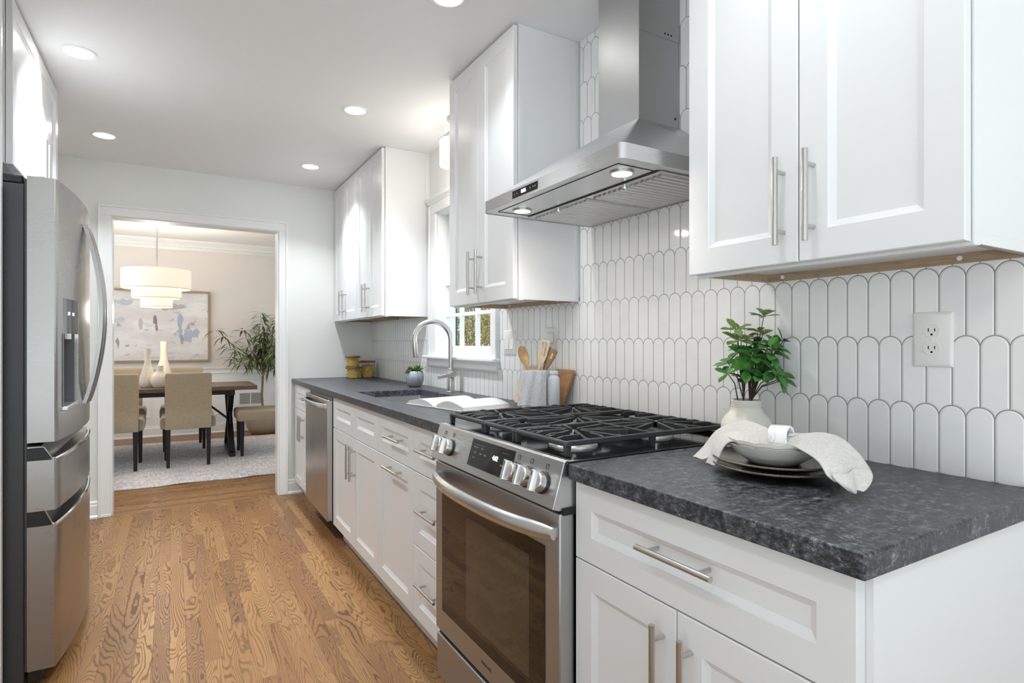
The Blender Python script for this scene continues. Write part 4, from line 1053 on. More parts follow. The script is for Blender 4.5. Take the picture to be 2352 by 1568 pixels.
# ------------------------------------------------------------------ utensil crock, towel, bottle, boards
ck = thing('utensil_crock', 'white ceramic crock holding wooden utensils beside the range', 'crock', (1.318, 2.045, .914))
bm = B(); lathe(bm, [(.001, .0004), (.056, .0004), (.060, .004), (.062, .10), (.062, .168), (.060, .170), (.056, .168), (.056, .01), (.001, .008)], n=48, caps=False); obj('crock_body', bm, flat('white_glaze', sr(236, 234, 230), .25, nz=.01), ck, smooth=True)
RV = Vector((.862, -.506, 0)); CV = Vector((-.506, -.862, 0))      # across and towards the aisle
def utensil(nm, label, cat, base, top, prof, th, m, slots=0, face=CV, hole=False):
    """flat wooden utensil: prof = [(distance from the head end, half width)]"""
    base, top = Vector(base), Vector(top); ax = (base-top).normalized(); Lh = (base-top).length
    s = ax.cross(face).normalized(); nn = s.cross(ax).normalized()
    r = thing(nm, label, cat, base)
    hp = [(t_, w_) for t_, w_ in prof]; bm = B()
    if slots == 0:
        R = []
        for t_, w_ in hp:
            c = top+ax*t_-base
            R.append([c+s*w_*a+nn*th*b for a, b in ((-1, 0), (-.8, .8), (-.3, 1), (.3, 1), (.8, .8), (1, 0), (.8, -.8), (.3, -1), (-.3, -1), (-.8, -.8))])
        skinrings(bm, [[tuple(v) for v in q] for q in R], True, True)
        obj('head', bm, m, r, smooth=True)
        if hole:
            bm = B(); c = top+ax*hole-base+nn*(th*.9); obox(bm, c, s*.0035, ax*.012, nn*.0008); obj('slot', bm, M['board_pale'], r)
    else:
        w_ = hp[0][1]; L2 = slots; k = 3; gap = .003
        for i in range(k):
            a0 = -w_+(2*w_)*(i/k)+(gap if i else 0); a1 = -w_+(2*w_)*((i+1)/k)-(gap if i < k-1 else 0)
            c = top+ax*(.010+L2/2)-base+s*(a0+a1)/2; obox(bm, c, s*(a1-a0)/2, ax*L2/2, nn*th)
        obox(bm, top+ax*.005-base, s*w_, ax*.006, nn*th)
        R = []
        for t_, ww in [(L2+.009, w_)]+hp[1:]:
            c = top+ax*t_-base; R.append([tuple(c+s*ww*a+nn*th*b) for a, b in ((-1, -1), (1, -1), (1, 1), (-1, 1))])
        skinrings(bm, R, True, True); obj('head', bm, m, r, bevel=.001)
    bm = B(); hw = hp[-1][1]
    tube(bm, [top+ax*(hp[-1][0]-.004)-base, base-base], [min(hw, .006), .0065], 10); obj('shaft', bm, m, r, smooth=True)
    return r
sp = [(0, .004), (.004, .012), (.012, .0165), (.026, .0205), (.042, .0215), (.060, .019), (.075, .014), (.090, .007), (.10, .006)]
c0 = Vector((1.318, 2.045, .925))
def at(u, v, d):     # a point at camera distance d on the given sight line, used only to read positions off the photograph
    a = (u-1176)/F; return Vector((d*(.5064+a*.8623), d*(.8623-a*.5064), 1.203+(785.8-v)/F*d))
utensil('wooden_spoon', 'wooden spoon with an oval bowl, leftmost in the white crock', 'spoon', c0+Vector((.01, -.02, 0)), (1.281, 2.108, 1.186), sp, .005, M['spoon'])
utensil('slotted_spatula', 'pale wooden spatula with two slots in the white crock', 'spatula', c0+Vector((-.02, .02, 0)), (1.345, 2.010, 1.212), [(0, .020), (.085, .016), (.105, .007)], .0022, M['spoon_pale'], .058)
utensil('wooden_turner', 'dark wooden turner leaning right in the white crock', 'spatula', c0+Vector((-.02, .03, 0)), (1.382, 2.000, 1.172), [(0, .012), (.004, .017), (.03, .0165), (.06, .013), (.09, .006)], .003, M['spoon_dk'], 0, CV, .03)
utensil('wooden_fork', 'narrow brown wooden utensil behind the spatula in the white crock', 'spoon', c0+Vector((.0, .0, 0)), (1.385, 2.045, 1.185), [(0, .008), (.01, .013), (.05, .012), (.08, .006)], .003, M['spoon_dk'])
# towel draped over the crock rim, facing the aisle
tw = NT('x', .9)
bm = B(); nu, nvv = 22, 22; grid = []
cen = Vector((1.318, 2.045, 0))
for j in range(nvv+1):
    q = j/nvv; row = []
    for i in range(nu+1):
        u = i/nu; a = (u-.5)*1.0
        if q < .18:      # inside the rim going up and over
            t = q/.18; rad = .052+.017*t; z = 1.050+.038*math.sin(t*PI/2)
        else:
            t = (q-.18)/.82; rad = .069+.004*t+.007*t*math.sin(u*9+.6)+.003*math.sin(u*17+t*3); z = 1.088-.150*t+.004*math.sin(u*6.)*t
        sx = (u-.5)*(.112+.020*max(0, (q-.18)))
        ang = sx/.085
        p = cen+CV.normalized()*(rad*math.cos(ang*.9))+RV.normalized()*(sx*(.92)-.012-.010*max(0, q-.18)); p.z = z
        row.append(bm.verts.new(p))
    grid.append(row)
for j in range(nvv):
    for i in range(nu): bm.faces.new((grid[j][i], grid[j][i+1], grid[j+1][i+1], grid[j+1][i]))
o = obj('dish_towel', bm, M['towel'], smooth=True, sub=1)
sm = o.modifiers.new('thick', 'SOLIDIFY'); sm.thickness = .003; sm.offset = 1
tag(o, 'grey and white striped dish towel hanging over the crock', 'towel')
# bottle
r = thing('ceramic_bottle', 'pale blue-grey bottle between the dish towel and the brown cutting board', 'bottle', (1.352, 1.962, .914))
bm = B(); lathe(bm, [(.001, .0004), (.022, .0004), (.0245, .004), (.0245, .132), (.023, .143), (.018, .150), (.0165, .154), (.0185, .156), (.0195, .162), (.018, .170), (.014, .172), (.001, .172)], n=40, caps=False); obj('bottle_body', bm, flat('grey_blue_glaze', sr(212, 217, 222), .3, nz=.01), r, smooth=True)
# leaning boards
def board(label, y0, y1, z1, x_bot, x_top, th, m, rad, skew=0., taper=0., group='cutting boards leaning on the tile'):
    r_ = thing('cutting_board', label, 'cutting board', (x_bot, (y0+y1)/2, .914), 0, group)
    bm = B(); P = []
    hh = z1-.914; w = y1-y0
    for cx, cy, a0 in ((w/2-rad, hh-rad, 0), (-w/2+rad, hh-rad, PI/2), (-w/2+.008, .008, PI), (w/2-.008, .008, 3*PI/2)):
        rr_ = rad if cy > .02 else .008
        for k in range(7):
            a = a0+PI/2*k/6; P.append((cx+rr_*math.cos(a), cy+rr_*math.sin(a)))
    A = []; Bv = []
    for (yy, zz) in P:
        t = zz/hh; yv = yy*(1-taper*(1-t))+skew*(1-t); x = (x_top-x_bot)*t
        A.append(bm.verts.new((x, yv, zz))); Bv.append(bm.verts.new((x+th, yv, zz)))
    n = len(P)
    for i in range(n): bm.faces.new((A[i], A[(i+1) % n], Bv[(i+1) % n], Bv[i]))
    bm.faces.new(A); bm.faces.new(Bv); obj('board', bm, m, r_, bevel=.003)
board('brown cutting board with grain stripes leaning on the tile, right of the bottle', 1.945, 2.085, 1.086, 1.395, 1.438, .018, M['board'], .018, .026, .25)
board('pale wooden cutting board with a rounded top, mostly behind the dish towel', 2.135, 2.365, 1.088, 1.400, 1.440, .014, M['board_pale'], .060)

# ------------------------------------------------------------------ white vase with branches
vs = thing('ceramic_vase', 'cream ribbed ceramic vase behind the stacked plates', 'vase', (1.358, 1.040, .914))
vm = NT('cream_ceramic', .55); vo = vm.sep(vm.obj())
wv = vm.noise(vm.comb(vm.mul(vo[0], 9.), vm.mul(vo[1], 9.), vm.mul(vo[2], 120.)), 1.4, 3.)
band = vm.mul(wv, vm.ss(vo[2], .062, .078, 1., .12)); ring = vm.mul(vm.m_('SINE', vm.mul(vo[2], 1500.)), vm.ss(vo[2], .108, .112, 0., .5))
vm.set(base_color=vm.mix(vm.ss(band, .35, .7), sr(248, 244, 232), sr(234, 228, 212))); vm.bump(vm.add(vm.mul(band, 2.), ring), .0016, .8)
bm = B(); lathe(bm, [(.001, .0004), (.052, .0004), (.060, .005), (.0655, .03), (.0665, .055), (.064, .072), (.056, .086), (.046, .096), (.0415, .104), (.0400, .116), (.0400, .130), (.038, .132), (.0355, .130), (.036, .10), (.055, .07), (.055, .02), (.001, .012)], n=56, caps=False)
obj('vase_body', bm, vm.m, vs, smooth=True)
br = thing('leafy_branches', 'green leafy branches standing in the cream vase', 'plant', (1.358, 1.040, 1.045))
base = Vector((1.358, 1.040, 1.045))
rose = [(1756, 726, 0), (1686, 759, .02), (1712, 757, -.03), (1687, 782, .03), (1798, 784, 0), (1760, 770, -.02), (1746, 763, -.01), (1723, 780, -.02), (1769, 799, .03), (1750, 797, .04), (1788, 812, -.02), (1696, 816, .03),
        (1681, 835, -.02), (1668, 858, .02), (1700, 847, .04), (1725, 862, .05), (1761, 854, .055), (1754, 824, -.03), (1786, 874, .02), (1727, 837, .0), (1742, 872, -.02), (1712, 838, -.04), (1738, 812, -.04), (1776, 845, -.03), (1733, 795, .01), (1708, 805, .0), (1718, 815, .04), (1757, 812, .05), (1740, 850, .03), (1706, 868, .0), (1772, 868, .05)]
stems = [(-.024, 0), (-.012, .01), (-.003, -.01), (.004, .012), (.014, 0), (.020, -.01)]
bms = B(); rnd = random.Random(11); leaves = {k: B() for k in 'abc'}
for i, (u, v, dd) in enumerate(rose):
    l = (u-1716)*1.585/F; z = 1.203+(785.8-v)*1.585/F
    P1 = Vector((1.358, 1.040, 0))+RV*l+CV*dd; P1.z = z
    if P1.x > 1.44: P1 += CV.normalized()*((P1.x-1.44)/.5)
    s0 = min(stems, key=lambda s_: abs(s_[0]*2.6-l)+rnd.random()*.01); b0 = base+RV*s0[0]+CV*s0[1]; b0.z = 1.046
    low = b0-Vector((0, 0, .09))+RV*(-s0[0]*.6)
    mid = b0.lerp(P1, .45)+Vector((0, 0, .012))-RV*(l-s0[0])*.12
    tube(bms, [low-base, b0-base, mid-base, P1-base], [.0018, .0018, .0015, .001], 6)
    ax = (P1-mid).normalized()+CV*.45*rnd.random()+Vector((0, 0, .35))
    key = 'c' if v < 790 and u < 1770 else rnd.choice('aab')
    n_ = rnd.choice((5, 6, 6, 7)); sz = .040*rnd.uniform(.85, 1.2)*(1.1 if v > 800 else 1)
    ax.normalize(); a_ = ax.orthogonal().normalized(); b_ = ax.cross(a_); ph = rnd.random()*6
    for k in range(n_):
        th = ph+2*PI*k/n_+rnd.uniform(-.2, .2); ti = rnd.uniform(.0, .75)
        d = (a_*math.cos(th)+b_*math.sin(th))*math.cos(ti)+ax*math.sin(ti)
        e_ = P1+d*sz
        if e_.x > 1.455: continue
        leaf(leaves[key], P1-base, d, ax, sz, sz*.52, rnd.uniform(.0, .35), .3, 5, 'obov')
obj('stems', bms, M['stem'], br, smooth=True)
for k, m_ in (('a', M['leaf_a']), ('b', M['leaf_b']), ('c', M['leaf_c'])):
    obj('leaves', leaves[k], m_, br, smooth=True)

# ------------------------------------------------------------------ plates, bowls, napkin
PX, PY = 1.148, .805
def speck(name, c, c2, rough):
    n = NT(name, rough); v = n.noise(n.obj(), 260., 4., .7); n.set(base_color=n.mix(n.ss(v, .45, .7), c, c2), coat=.3); n.bump(v, .0004, .4); return n.m
M['dark_plate'] = speck('dark_stoneware', sr(34, 31, 30), sr(66, 58, 52), .26); M['rim'] = speck('stoneware_rim', sr(92, 80, 70), sr(128, 112, 98), .35)
def dplate(label, x, y, z, tilt=0.):
    r_ = thing('dinner_plate', label, 'plate', (x, y, z), 0, 'dark stoneware plates in the stack')
    R = .131
    bm = B(); lathe(bm, [(.001, .004), (.060, .0035), (.062, .0003), (.068, .0003), (.074, .004), (.105, .010), (R, .0195), (R+.0006, .0215), (R-.002, .0225), (.108, .0150), (.078, .009), (.001, .008)], n=72, caps=False); obj('plate_body', bm, M['dark_plate'], r_, smooth=True)
    bm = B(); lathe(bm, [(R-.0022, .0224), (R-.0006, .0232), (R+.0012, .0222), (R+.0014, .0205), (R+.0002, .0190)], n=72, caps=False); obj('glazed_rim', bm, M['rim'], r_, smooth=True); return r_
dplate('dark stoneware dinner plate, bottom of the stack on the near counter', PX, PY, .9142)
dplate('dark stoneware dinner plate directly under the two white bowls', PX+.003, PY+.002, .9272)
M['bowl'] = flat('cream_glaze', sr(246, 242, 235), .2, nz=.01)
def bowl(label, x, y, z):
    r_ = thing('scalloped_bowl', label, 'bowl', (x, y, z), 0, 'white scalloped bowls in the stack')
    f = lambda a, i: 1+(.022*(abs(math.cos(a*7))**.7-.5))*min(1, max(0, (i if i < 7 else 13-i))/4)
    prof = [(.001, .003), (.044, .003), (.046, .0004), (.050, .0004), (.060, .007), (.082, .022), (.099, .042), (.1010, .0440), (.0985, .0440), (.080, .0255), (.058, .011), (.001, .007)]
    bm = B(); rings = []
    n = 84
    for i, (rr_, zz) in enumerate(prof):
        rings.append([(rr_*f(2*PI*k/n, i)*math.cos(2*PI*k/n), rr_*f(2*PI*k/n, i)*math.sin(2*PI*k/n), zz+(.003*(abs(math.cos(2*PI*k/n*7))**.7-.5) if 5 <= i <= 8 else 0)) for k in range(n)])
    skinrings(bm, rings, True, True); obj('bowl_body', bm, M['bowl'], r_, smooth=True)
bowl('lower white scalloped bowl resting on the dark plates', PX+.004, PY+.006, .9362)
bowl('upper white scalloped bowl under the linen napkin', PX+.006, PY+.007, .9468)

def cloth(bm, path, n_across=14):
    """path rows: (centre point, across vector half width, fold amplitude, fold count, phase, lift vector)"""
    rows = []
    m_ = len(path)
    def cr(a, b, c, d, t): return a*(-.5*t+t*t-.5*t**3)+b*(1-2.5*t*t+1.5*t**3)+c*(.5*t+2*t*t-1.5*t**3)+d*(-.5*t*t+.5*t**3)
    S = []
    for i in range(m_-1):
        p = [path[max(0, i-1)], path[i], path[i+1], path[min(m_-1, i+2)]]
        for k in range(6 if i < m_-2 else 7):
            t = k/6; q = []
            for c in range(len(p[0])):
                vals = [Vector(x[c]) if isinstance(x[c], (tuple, Vector)) else x[c] for x in p]
                q.append(cr(*vals, t))
            S.append(q)
    for c, ac, am, fc, ph, lf in S:
        rows.append([bm.verts.new(c+ac*(-1+2*j/n_across)+lf*(am*math.sin(fc*PI*(j/n_across*2-1)+ph)) ) for j in range(n_across+1)])
    for a, b in zip(rows, rows[1:]):
        for j in range(n_across): bm.faces.new((a[j], a[j+1], b[j+1], b[j]))
nb = Vector((0, 0, 0))
def nap_obj(nm, bm, par):
    o_ = obj(nm, bm, M['linen'], par, smooth=True, sub=1); s_ = o_.modifiers.new('thick', 'SOLIDIFY'); s_.thickness = .0022; s_.offset = 0; return o_
rc = at(1794, 1004, 1.232)           # centre of the napkin ring
nk = thing('linen_napkin', 'off-white linen napkin pulled through a ring and draped over the bowls', 'napkin', (rc.x, rc.y, .914))
up = Vector((0, 0, 1))
def row(u, v, d, au, av, ad, am, fc=1., ph=0., lf=None):
    c = at(u, v, d); e = at(u+au, v+av, d+ad); return (c, e-c, am, fc, ph, (lf or CV*-1+up*.3))
# left wing: from the ring up over the back rim, down to the counter
bm = B(); cloth(bm, [row(1782, 1006, 1.235, 6, -14, .015, .010, 2.), row(1752, 1004, 1.26, 8, -26, .03, .014, 1.5), row(1712, 996, 1.30, 6, -30, .05, .012, 1.), row(1680, 995, 1.335, 2, -24, .05, .008, 1.), row(1652, 1008, 1.355, -8, -18, .04, .008, 1.), row(1628, 1034, 1.365, -12, -9, .03, .007, 1.), row(1604, 1052, 1.372, -13, -2, .02, .004, 1.)])
nap_obj('left_wing', bm, nk)
bm = B(); cloth(bm, [row(1745, 1012, 1.25, 8, -8, .02, .008, 1.), row(1705, 1003, 1.275, 5, -10, .02, .010, 1.), row(1672, 1004, 1.290, -1, -10, .02, .008, 1.), row(1650, 1025, 1.298, -9, -6, .02, .007, 1.), row(1640, 1048, 1.300, -11, -2, .02, .006, 1.), row(1632, 1066, 1.302, -11, -2, .02, .004, 1.)])
nap_obj('folded_tail', bm, nk)
bm = B(); cloth(bm, [row(1800, 1006, 1.222, 8, -14, .01, .010, 2.), row(1830, 1008, 1.215, 10, -17, .03, .010, 1.6), row(1870, 1016, 1.195, 12, -26, .05, .008, 1.3), row(1905, 1030, 1.165, 22, -28, .06, .007, 1.2), row(1932, 1056, 1.130, 34, -22, .06, .006, 1.2), row(1950, 1082, 1.108, 40, -14, .055, .008, 1.4), row(1962, 1098, 1.094, 38, -10, .045, .005, 1.2)])
nap_obj('right_wing', bm, nk)
bm = B(); cloth(bm, [row(1957, 1082, 1.100, 38, -7, .045, .006, 1.5, .4), row(1961, 1095, 1.084, 38, -7, .040, .008, 1.5, .4), row(1964, 1108, 1.070, 31, -6, .03, .009, 1.5, .4), row(1967, 1121, 1.060, 21, -5, .02, .007, 1.5, .4), row(1968, 1129, 1.055, 13, -3, .012, .004, 1.5, .4)])
nap_obj('gathered_hem', bm, nk)
for o_ in [c for c in bpy.data.objects if c.parent == nk]: o_.data.transform(Matrix.Translation(-Vector(nk.location)))
ringd = (at(1845, 1012, 1.20)-at(1750, 1004, 1.26)).normalized(); ra = ringd.orthogonal().normalized(); rb_ = ringd.cross(ra)
ring_m = Matrix((ra, rb_, ringd)).transposed()
r = thing('napkin_ring', 'white marble ring around the linen napkin', 'napkin ring', rc+Vector((0, 0, .0)))
mb = NT('white_marble', .3); mb.set(base_color=mb.mix(mb.ss(mb.noise(mb.obj(), 40., 5., .7, 1.), .5, .62), sr(240, 240, 240), sr(214, 215, 217)))
bm = B(); rings = []
for rr_, zz in ((.0215, -.019), (.0245, -.020), (.0262, -.018), (.0262, .018), (.0245, .020), (.0215, .019), (.0205, .017), (.0205, -.017), (.0215, -.019)):
    rings.append([tuple(ring_m @ Vector((rr_*math.cos(2*PI*k/40), rr_*math.sin(2*PI*k/40), zz))) for k in range(40)])
skinrings(bm, rings, False, False); bmesh.ops.remove_doubles(bm, verts=bm.verts, dist=1e-6); obj('ring_band', bm, mb.m, r, smooth=True)

# ------------------------------------------------------------------ dining room
bm = B()
v = []; nx, ny = 60, 26; gx = [-1.35+3.2*i/nx for i in range(nx+1)]; gy = [5.625+2.41*j/ny for j in range(ny+1)]
gr = [[bm.verts.new((x, y+(.012*math.sin(x*9)+.006*math.sin(x*23) if j == 0 else 0), .009+(.004*max(0, math.sin(x*11+1)) if j <= 1 else 0))) for x in gx] for j, y in enumerate(gy)]
for j in range(ny):
    for i in range(nx): bm.faces.new((gr[j][i], gr[j][i+1], gr[j+1][i+1], gr[j+1][i]))
edges = []
rug_m = NT('distressed_rug', .95); ro = rug_m.obj()
ra1 = rug_m.noise(rug_m.map(ro, (1, 6, 1)), 7., 5., .7); ra2 = rug_m.noise(rug_m.map(ro, (6, 1, 1)), 9., 5., .7); ra3 = rug_m.noise(ro, 2.2, 3.)
rug_m.set(base_color=rug_m.mix(rug_m.ss(rug_m.add(rug_m.mul(ra1, .5), rug_m.mul(ra2, .5)), .42, .62), rug_m.mix(rug_m.ss(ra3, .4, .6), sr(176, 172, 178), sr(196, 184, 182)), sr(232, 228, 226)), sheen=.1)
rug_m.bump(rug_m.noise(ro, 300., 3.), .002, .5)
o = obj('area_rug', bm, rug_m.m, smooth=True); s_ = o.modifiers.new('thick', 'SOLIDIFY'); s_.thickness = .008; s_.offset = -1
tag(o, 'pale grey distressed rug under the dining table', 'rug')

# painting
pt = NT('abstract_canvas', .7); po = pt.obj(); ps = pt.sep(po)
b1 = pt.noise(pt.map(po, (1.2, 1, 3)), 1.6, 4., .6); b2 = pt.noise(pt.map(po, (2.2, 1, 4.5), (3, 0, 1)), 2.2, 3., .6, .4); b3 = pt.noise(pt.map(po, (4, 1, 4), (7, 0, 2)), 1.7, 3., .6, .6)
colr = pt.mix(pt.ss(b1, .42, .60), sr(214, 210, 210), sr(228, 226, 226))
colr = pt.mix(pt.mul(pt.ss(b2, .60, .68), .8), colr, sr(178, 188, 200)); colr = pt.mix(pt.mul(pt.ss(b3, .64, .70), .75), colr, sr(150, 146, 156))
colr = pt.mix(pt.mul(pt.ss(pt.noise(pt.map(po, (3, 1, 9), (1, 0, 5)), 1.8, 3.), .66, .72), .7), colr, sr(170, 160, 166))
def dab(cx, cz, rx, rz, c, amt, col):
    wob = pt.noise(pt.map(po, (1, 1, .7), (cx*5, 0, cz*3)), 15., 4.)
    dx = pt.div(pt.sub(ps[0], cx), rx); dz = pt.div(pt.sub(ps[2], cz), rz)
    d = pt.add(pt.m_('SQRT', pt.add(pt.mul(dx, dx), pt.mul(dz, dz))), pt.mul(wob, 3.0))
    return pt.mix(pt.mul(pt.ss(d, 2.15, 2.5, 1., 0.), amt), col, c)
for a in ((.165, 1.30, .16, .08, sr(166, 172, 190), .85), (.075, 1.44, .030, .15, sr(150, 168, 188), .8), (-.03, 1.66, .15, .05, sr(168, 164, 172), .8), (-.205, 1.50, .028, .07, sr(126, 112, 122), .9), (-.185, 1.42, .016, .07, sr(126, 112, 122), .8),
          (-.59, 1.20, .028, .08, sr(146, 134, 142), .85), (.09, 1.23, .025, .07, sr(140, 146, 160), .8), (-.52, 1.70, .10, .045, sr(176, 188, 198), .8), (-.06, 1.00, .14, .03, sr(188, 192, 196), .8), (-.36, 1.43, .03, .09, sr(176, 168, 176), .7)):
    colr = dab(*a, colr)
pt.set(base_color=colr); pt.bump(pt.noise(po, 60., 3.), .001, .5)
r = thing('wall_painting', 'large pale abstract painting in a thin wooden frame on the dining room wall', 'painting', (-.36, 8.62, 1.41))
bm = B(); box(bm, -1.12, .390, 8.588, 8.600, .975, 1.845); obj('canvas', bm, pt.m, r)
bm = B()
for a, b, c, d in ((-1.145, .414, .952, .976), (-1.145, .414, 1.844, 1.868), (-1.145, -1.121, .976, 1.844), (.390, .414, .976, 1.844)): box(bm, a, b, 8.572, 8.6115, c, d)
obj('picture_frame', bm, M['frame_wood'], r)
for c in [x for x in bpy.data.objects if x.parent == r and x.name.startswith('picture')]: pass
L_ = Vector(r.location)
for c in [x for x in bpy.data.objects if x.parent == r]:
    if c.name.startswith('canvas'): c.matrix_parent_inverse = Matrix.Translation(-L_)
    else: c.data.transform(Matrix.Translation(-L_))

# pendant lamp
px_, py_ = -.150, 7.0
r = root_at('pendant_lamp', 'three-tier white drum pendant lamp above the dining table', 'pendant light', px_, py_, 2.52)
def drum(rad, z0, z1, nm):
    bm = B(); lathe(bm, [(rad, z0), (rad, z1)], (px_, py_, 0), 64, caps=False); lathe(bm, [(rad-.004, z1), (rad-.004, z0)], (px_, py_, 0), 64, caps=False)
    s = obj(nm, bm, M['shade'], r, smooth=True)
    bm = B(); lathe(bm, [(rad+.0012, z0), (rad+.0012, z0+.007), (rad-.0045, z0+.007), (rad-.0045, z0), (rad+.0012, z0)], (px_, py_, 0), 64, caps=False); obj('shade_band', bm, flat('shade_trim', sr(226, 210, 184), .7), s)
drum(.312, 1.752, 1.948, 'top_shade'); drum(.222, 1.655, 1.762, 'middle_shade'); drum(.143, 1.565, 1.665, 'bottom_shade')
bm = B(); lathe(bm, [(.138, 1.572), (.001, 1.572)], (px_, py_, 0), 40, caps=False); lathe(bm, [(.306, 1.764), (.218, 1.764)], (px_, py_, 0), 40, caps=False); lathe(bm, [(.217, 1.666), (.139, 1.666)], (px_, py_, 0), 40, caps=False)
obj('diffuser', bm, emit('shade_diffuser', (1, .90, .74), .62), r)
bm = B(); tube(bm, [(px_, py_, 1.93), (px_, py_, 2.51)], .008, 12); lathe(bm, [(.06, 2.5195), (.06, 2.505), (.05, 2.498), (.001, 2.498)], (px_, py_, 0), 28); obj('stem', bm, M['nickel'], r, smooth=True)
bm = B()
for k in range(3): a = 2*PI*k/3; tube(bm, [(px_, py_, 1.935), (px_+.31*math.cos(a), py_+.31*math.sin(a), 1.935)], .003, 6)
obj('spider', bm, M['nickel'], r)
shift(r)
for z, e in ((1.86, 20.), (1.53, 7.)):
    L = bpy.data.lights.new('pendant_bulb', 'POINT'); L.energy = e; L.color = (1, .90, .78); L.shadow_soft_size = .12
    o = bpy.data.objects.new('pendant_bulb', L); COL.objects.link(o); o.location = (px_, py_, z)

# table
r = root_at('dining_table', 'dark wood dining table on black trestle legs', 'table', -.35, 7.08, .01)
bm = B(); box(bm, -1.45, .770, 6.665, 7.455, .703, .745); obj('tabletop', bm, M['table'], r, bevel=.004)
M['blackm'] = flat('black_metal', (.014, .013, .014), .45, .2, nz=.1)
for X in (.53, -1.20):
    bm = B(); w = .055
    bar(bm, (X, 6.72, .675), (X, 7.40, .675), w, .055); bar(bm, (X, 6.66, .032), (X, 7.44, .032), w, .042)
    bar(bm, (X, 6.70, .045), (X, 7.34, .66), w, .05); bar(bm, (X-.001, 7.42, .045), (X-.001, 6.78, .66), w-.004, .05)
    bar(bm, (X, 7.06, .05), (X, 7.06, .66), w-.01, .04, (1, 0, 0)); bar(bm, (X, 6.94, .05), (X, 6.98, .66), .02, .02, (1, 0, 0)); bar(bm, (X, 7.18, .05), (X, 7.14, .66), .02, .02, (1, 0, 0))
    obj('trestle_leg', bm, M['blackm'], r, bevel=.002)
bm = B(); box(bm, -1.25, .56, 7.02, 7.10, .635, .700); box(bm, -1.25, .56, 6.74, 6.78, .655, .7025); box(bm, -1.25, .56, 7.34, 7.38, .655, .7025); obj('apron_rail', bm, M['blackm'], r)
bm = B(); bar(bm, (.18, 7.06, .66), (.52, 7.06, .36), .022, .022, (0, 1, 0)); bar(bm, (-.85, 7.06, .66), (-1.19, 7.06, .36), .022, .022, (0, 1, 0)); obj('brace', bm, M['blackm'], r)
shift(r)

# chairs: seat faces +y, origin on the floor under the back
def make_chair():
    r = thing('dining_chair', '', 'chair', (0, 0, 0), 0, 'upholstered dining chairs')
    bm = B(); P = [(-.195, .0), (-.195, .075), (.195, .075), (.195, .0)]
    R = []
    for z, y, e in ((.372, .0, 0), (.376, .0, .0), (.60, -.012, .0), (.88, -.030, .0), (.900, -.031, .004), (.910, -.030, .014)):
        R.append([(-.196+e, y+e, z), (-.196+e, y+.078-e, z), (.196-e, y+.078-e, z), (.196-e, y+e, z)])
    skinrings(bm, R, True, True); obj('backrest', bm, M['chair'], r, bevel=.014, seg=3)
    bm = B(); R = []
    for z, e in ((.375, .008), (.385, .0), (.455, -.002), (.475, .006), (.486, .022)):
        R.append([(-.235+e, .05, z), (-.235+e, .50-e, z), (.235-e, .50-e, z), (.235-e, .05, z)])
    skinrings(bm, R, True, True); obj('seat', bm, M['chair'], r, bevel=.012, seg=3)
    for x, y in ((-.170, .03), (.170, .03), (-.19, .455), (.19, .455)):
        bm = B(); R = [[(x+a*w, y+b*w+o_, z) for a, b in ((-1, -1), (1, -1), (1, 1), (-1, 1))] for z, w, o_ in ((.010, .014, (-.012 if y < .1 else 0)), (.377, .021, 0))]
        skinrings(bm, R, True, True); obj('leg', bm, M['blackm'], r, bevel=.002)
    return r
ch = make_chair(); ch.location = (.125, 6.345, 0); ch['label'] = 'taupe upholstered dining chair seen from behind, centre of the doorway'
for loc, rz, lb in (((-.475, 6.345, 0), 0, 'taupe upholstered dining chair seen from behind, cut by the left door casing'),
                    ((.105, 7.80, 0), PI, 'taupe upholstered chair on the far side of the table, behind the right vase'),
                    ((-.50, 7.80, 0), PI, 'taupe upholstered chair on the far side of the table, left of the vases'),
                    ((1.075, 6.84, 0), PI/2, 'taupe upholstered chair at the right end of the table, seen from the side')):
    c = copy_tree(ch); c.location = loc; c.rotation_euler = (0, 0, rz); c['label'] = lb

# vases on the table
vw = NT('washed_wood_vase', .6); vo2 = vw.obj(); vn = vw.noise(vw.map(vo2, (1, 1, 3)), 9., 4., .6, 1.5)
vw.set(base_color=vw.mix(vw.ss(vw.m_('SINE', vw.mul(vn, 60.)), -.3, .9), sr(226, 212, 190), sr(240, 234, 222)))
def vase(label, x, y, prof):
    r = thing('table_vase', label, 'vase', (x, y, .745), 0, 'pale vases on the dining table')
    bm = B(); lathe(bm, [(.001, .0005)]+prof+[(prof[-1][0]-.006, prof[-1][1]), (prof[-1][0]-.007, prof[-1][1]-.05), (.001, prof[-1][1]-.06)], n=36, caps=False); obj('vase_body', bm, vw.m, r, smooth=True)
vase('tall pale bottle vase, left of the three on the dining table', -.228, 6.93, [(.055, .0005), (.068, .012), (.074, .05), (.070, .10), (.054, .155), (.037, .21), (.029, .26), (.027, .33), (.030, .395)])
vase('tallest pale bottle vase, behind the round one on the dining table', -.092, 7.28, [(.058, .0005), (.075, .02), (.082, .07), (.074, .13), (.056, .20), (.038, .27), (.031, .34), (.031, .41), (.034, .468)])
vase('small round pale vase in front of the two tall ones', -.118, 6.80, [(.045, .0005), (.066, .02), (.083, .06), (.085, .088), (.074, .122), (.050, .148), (.034, .160), (.029, .175), (.031, .182), (.030, .222)])

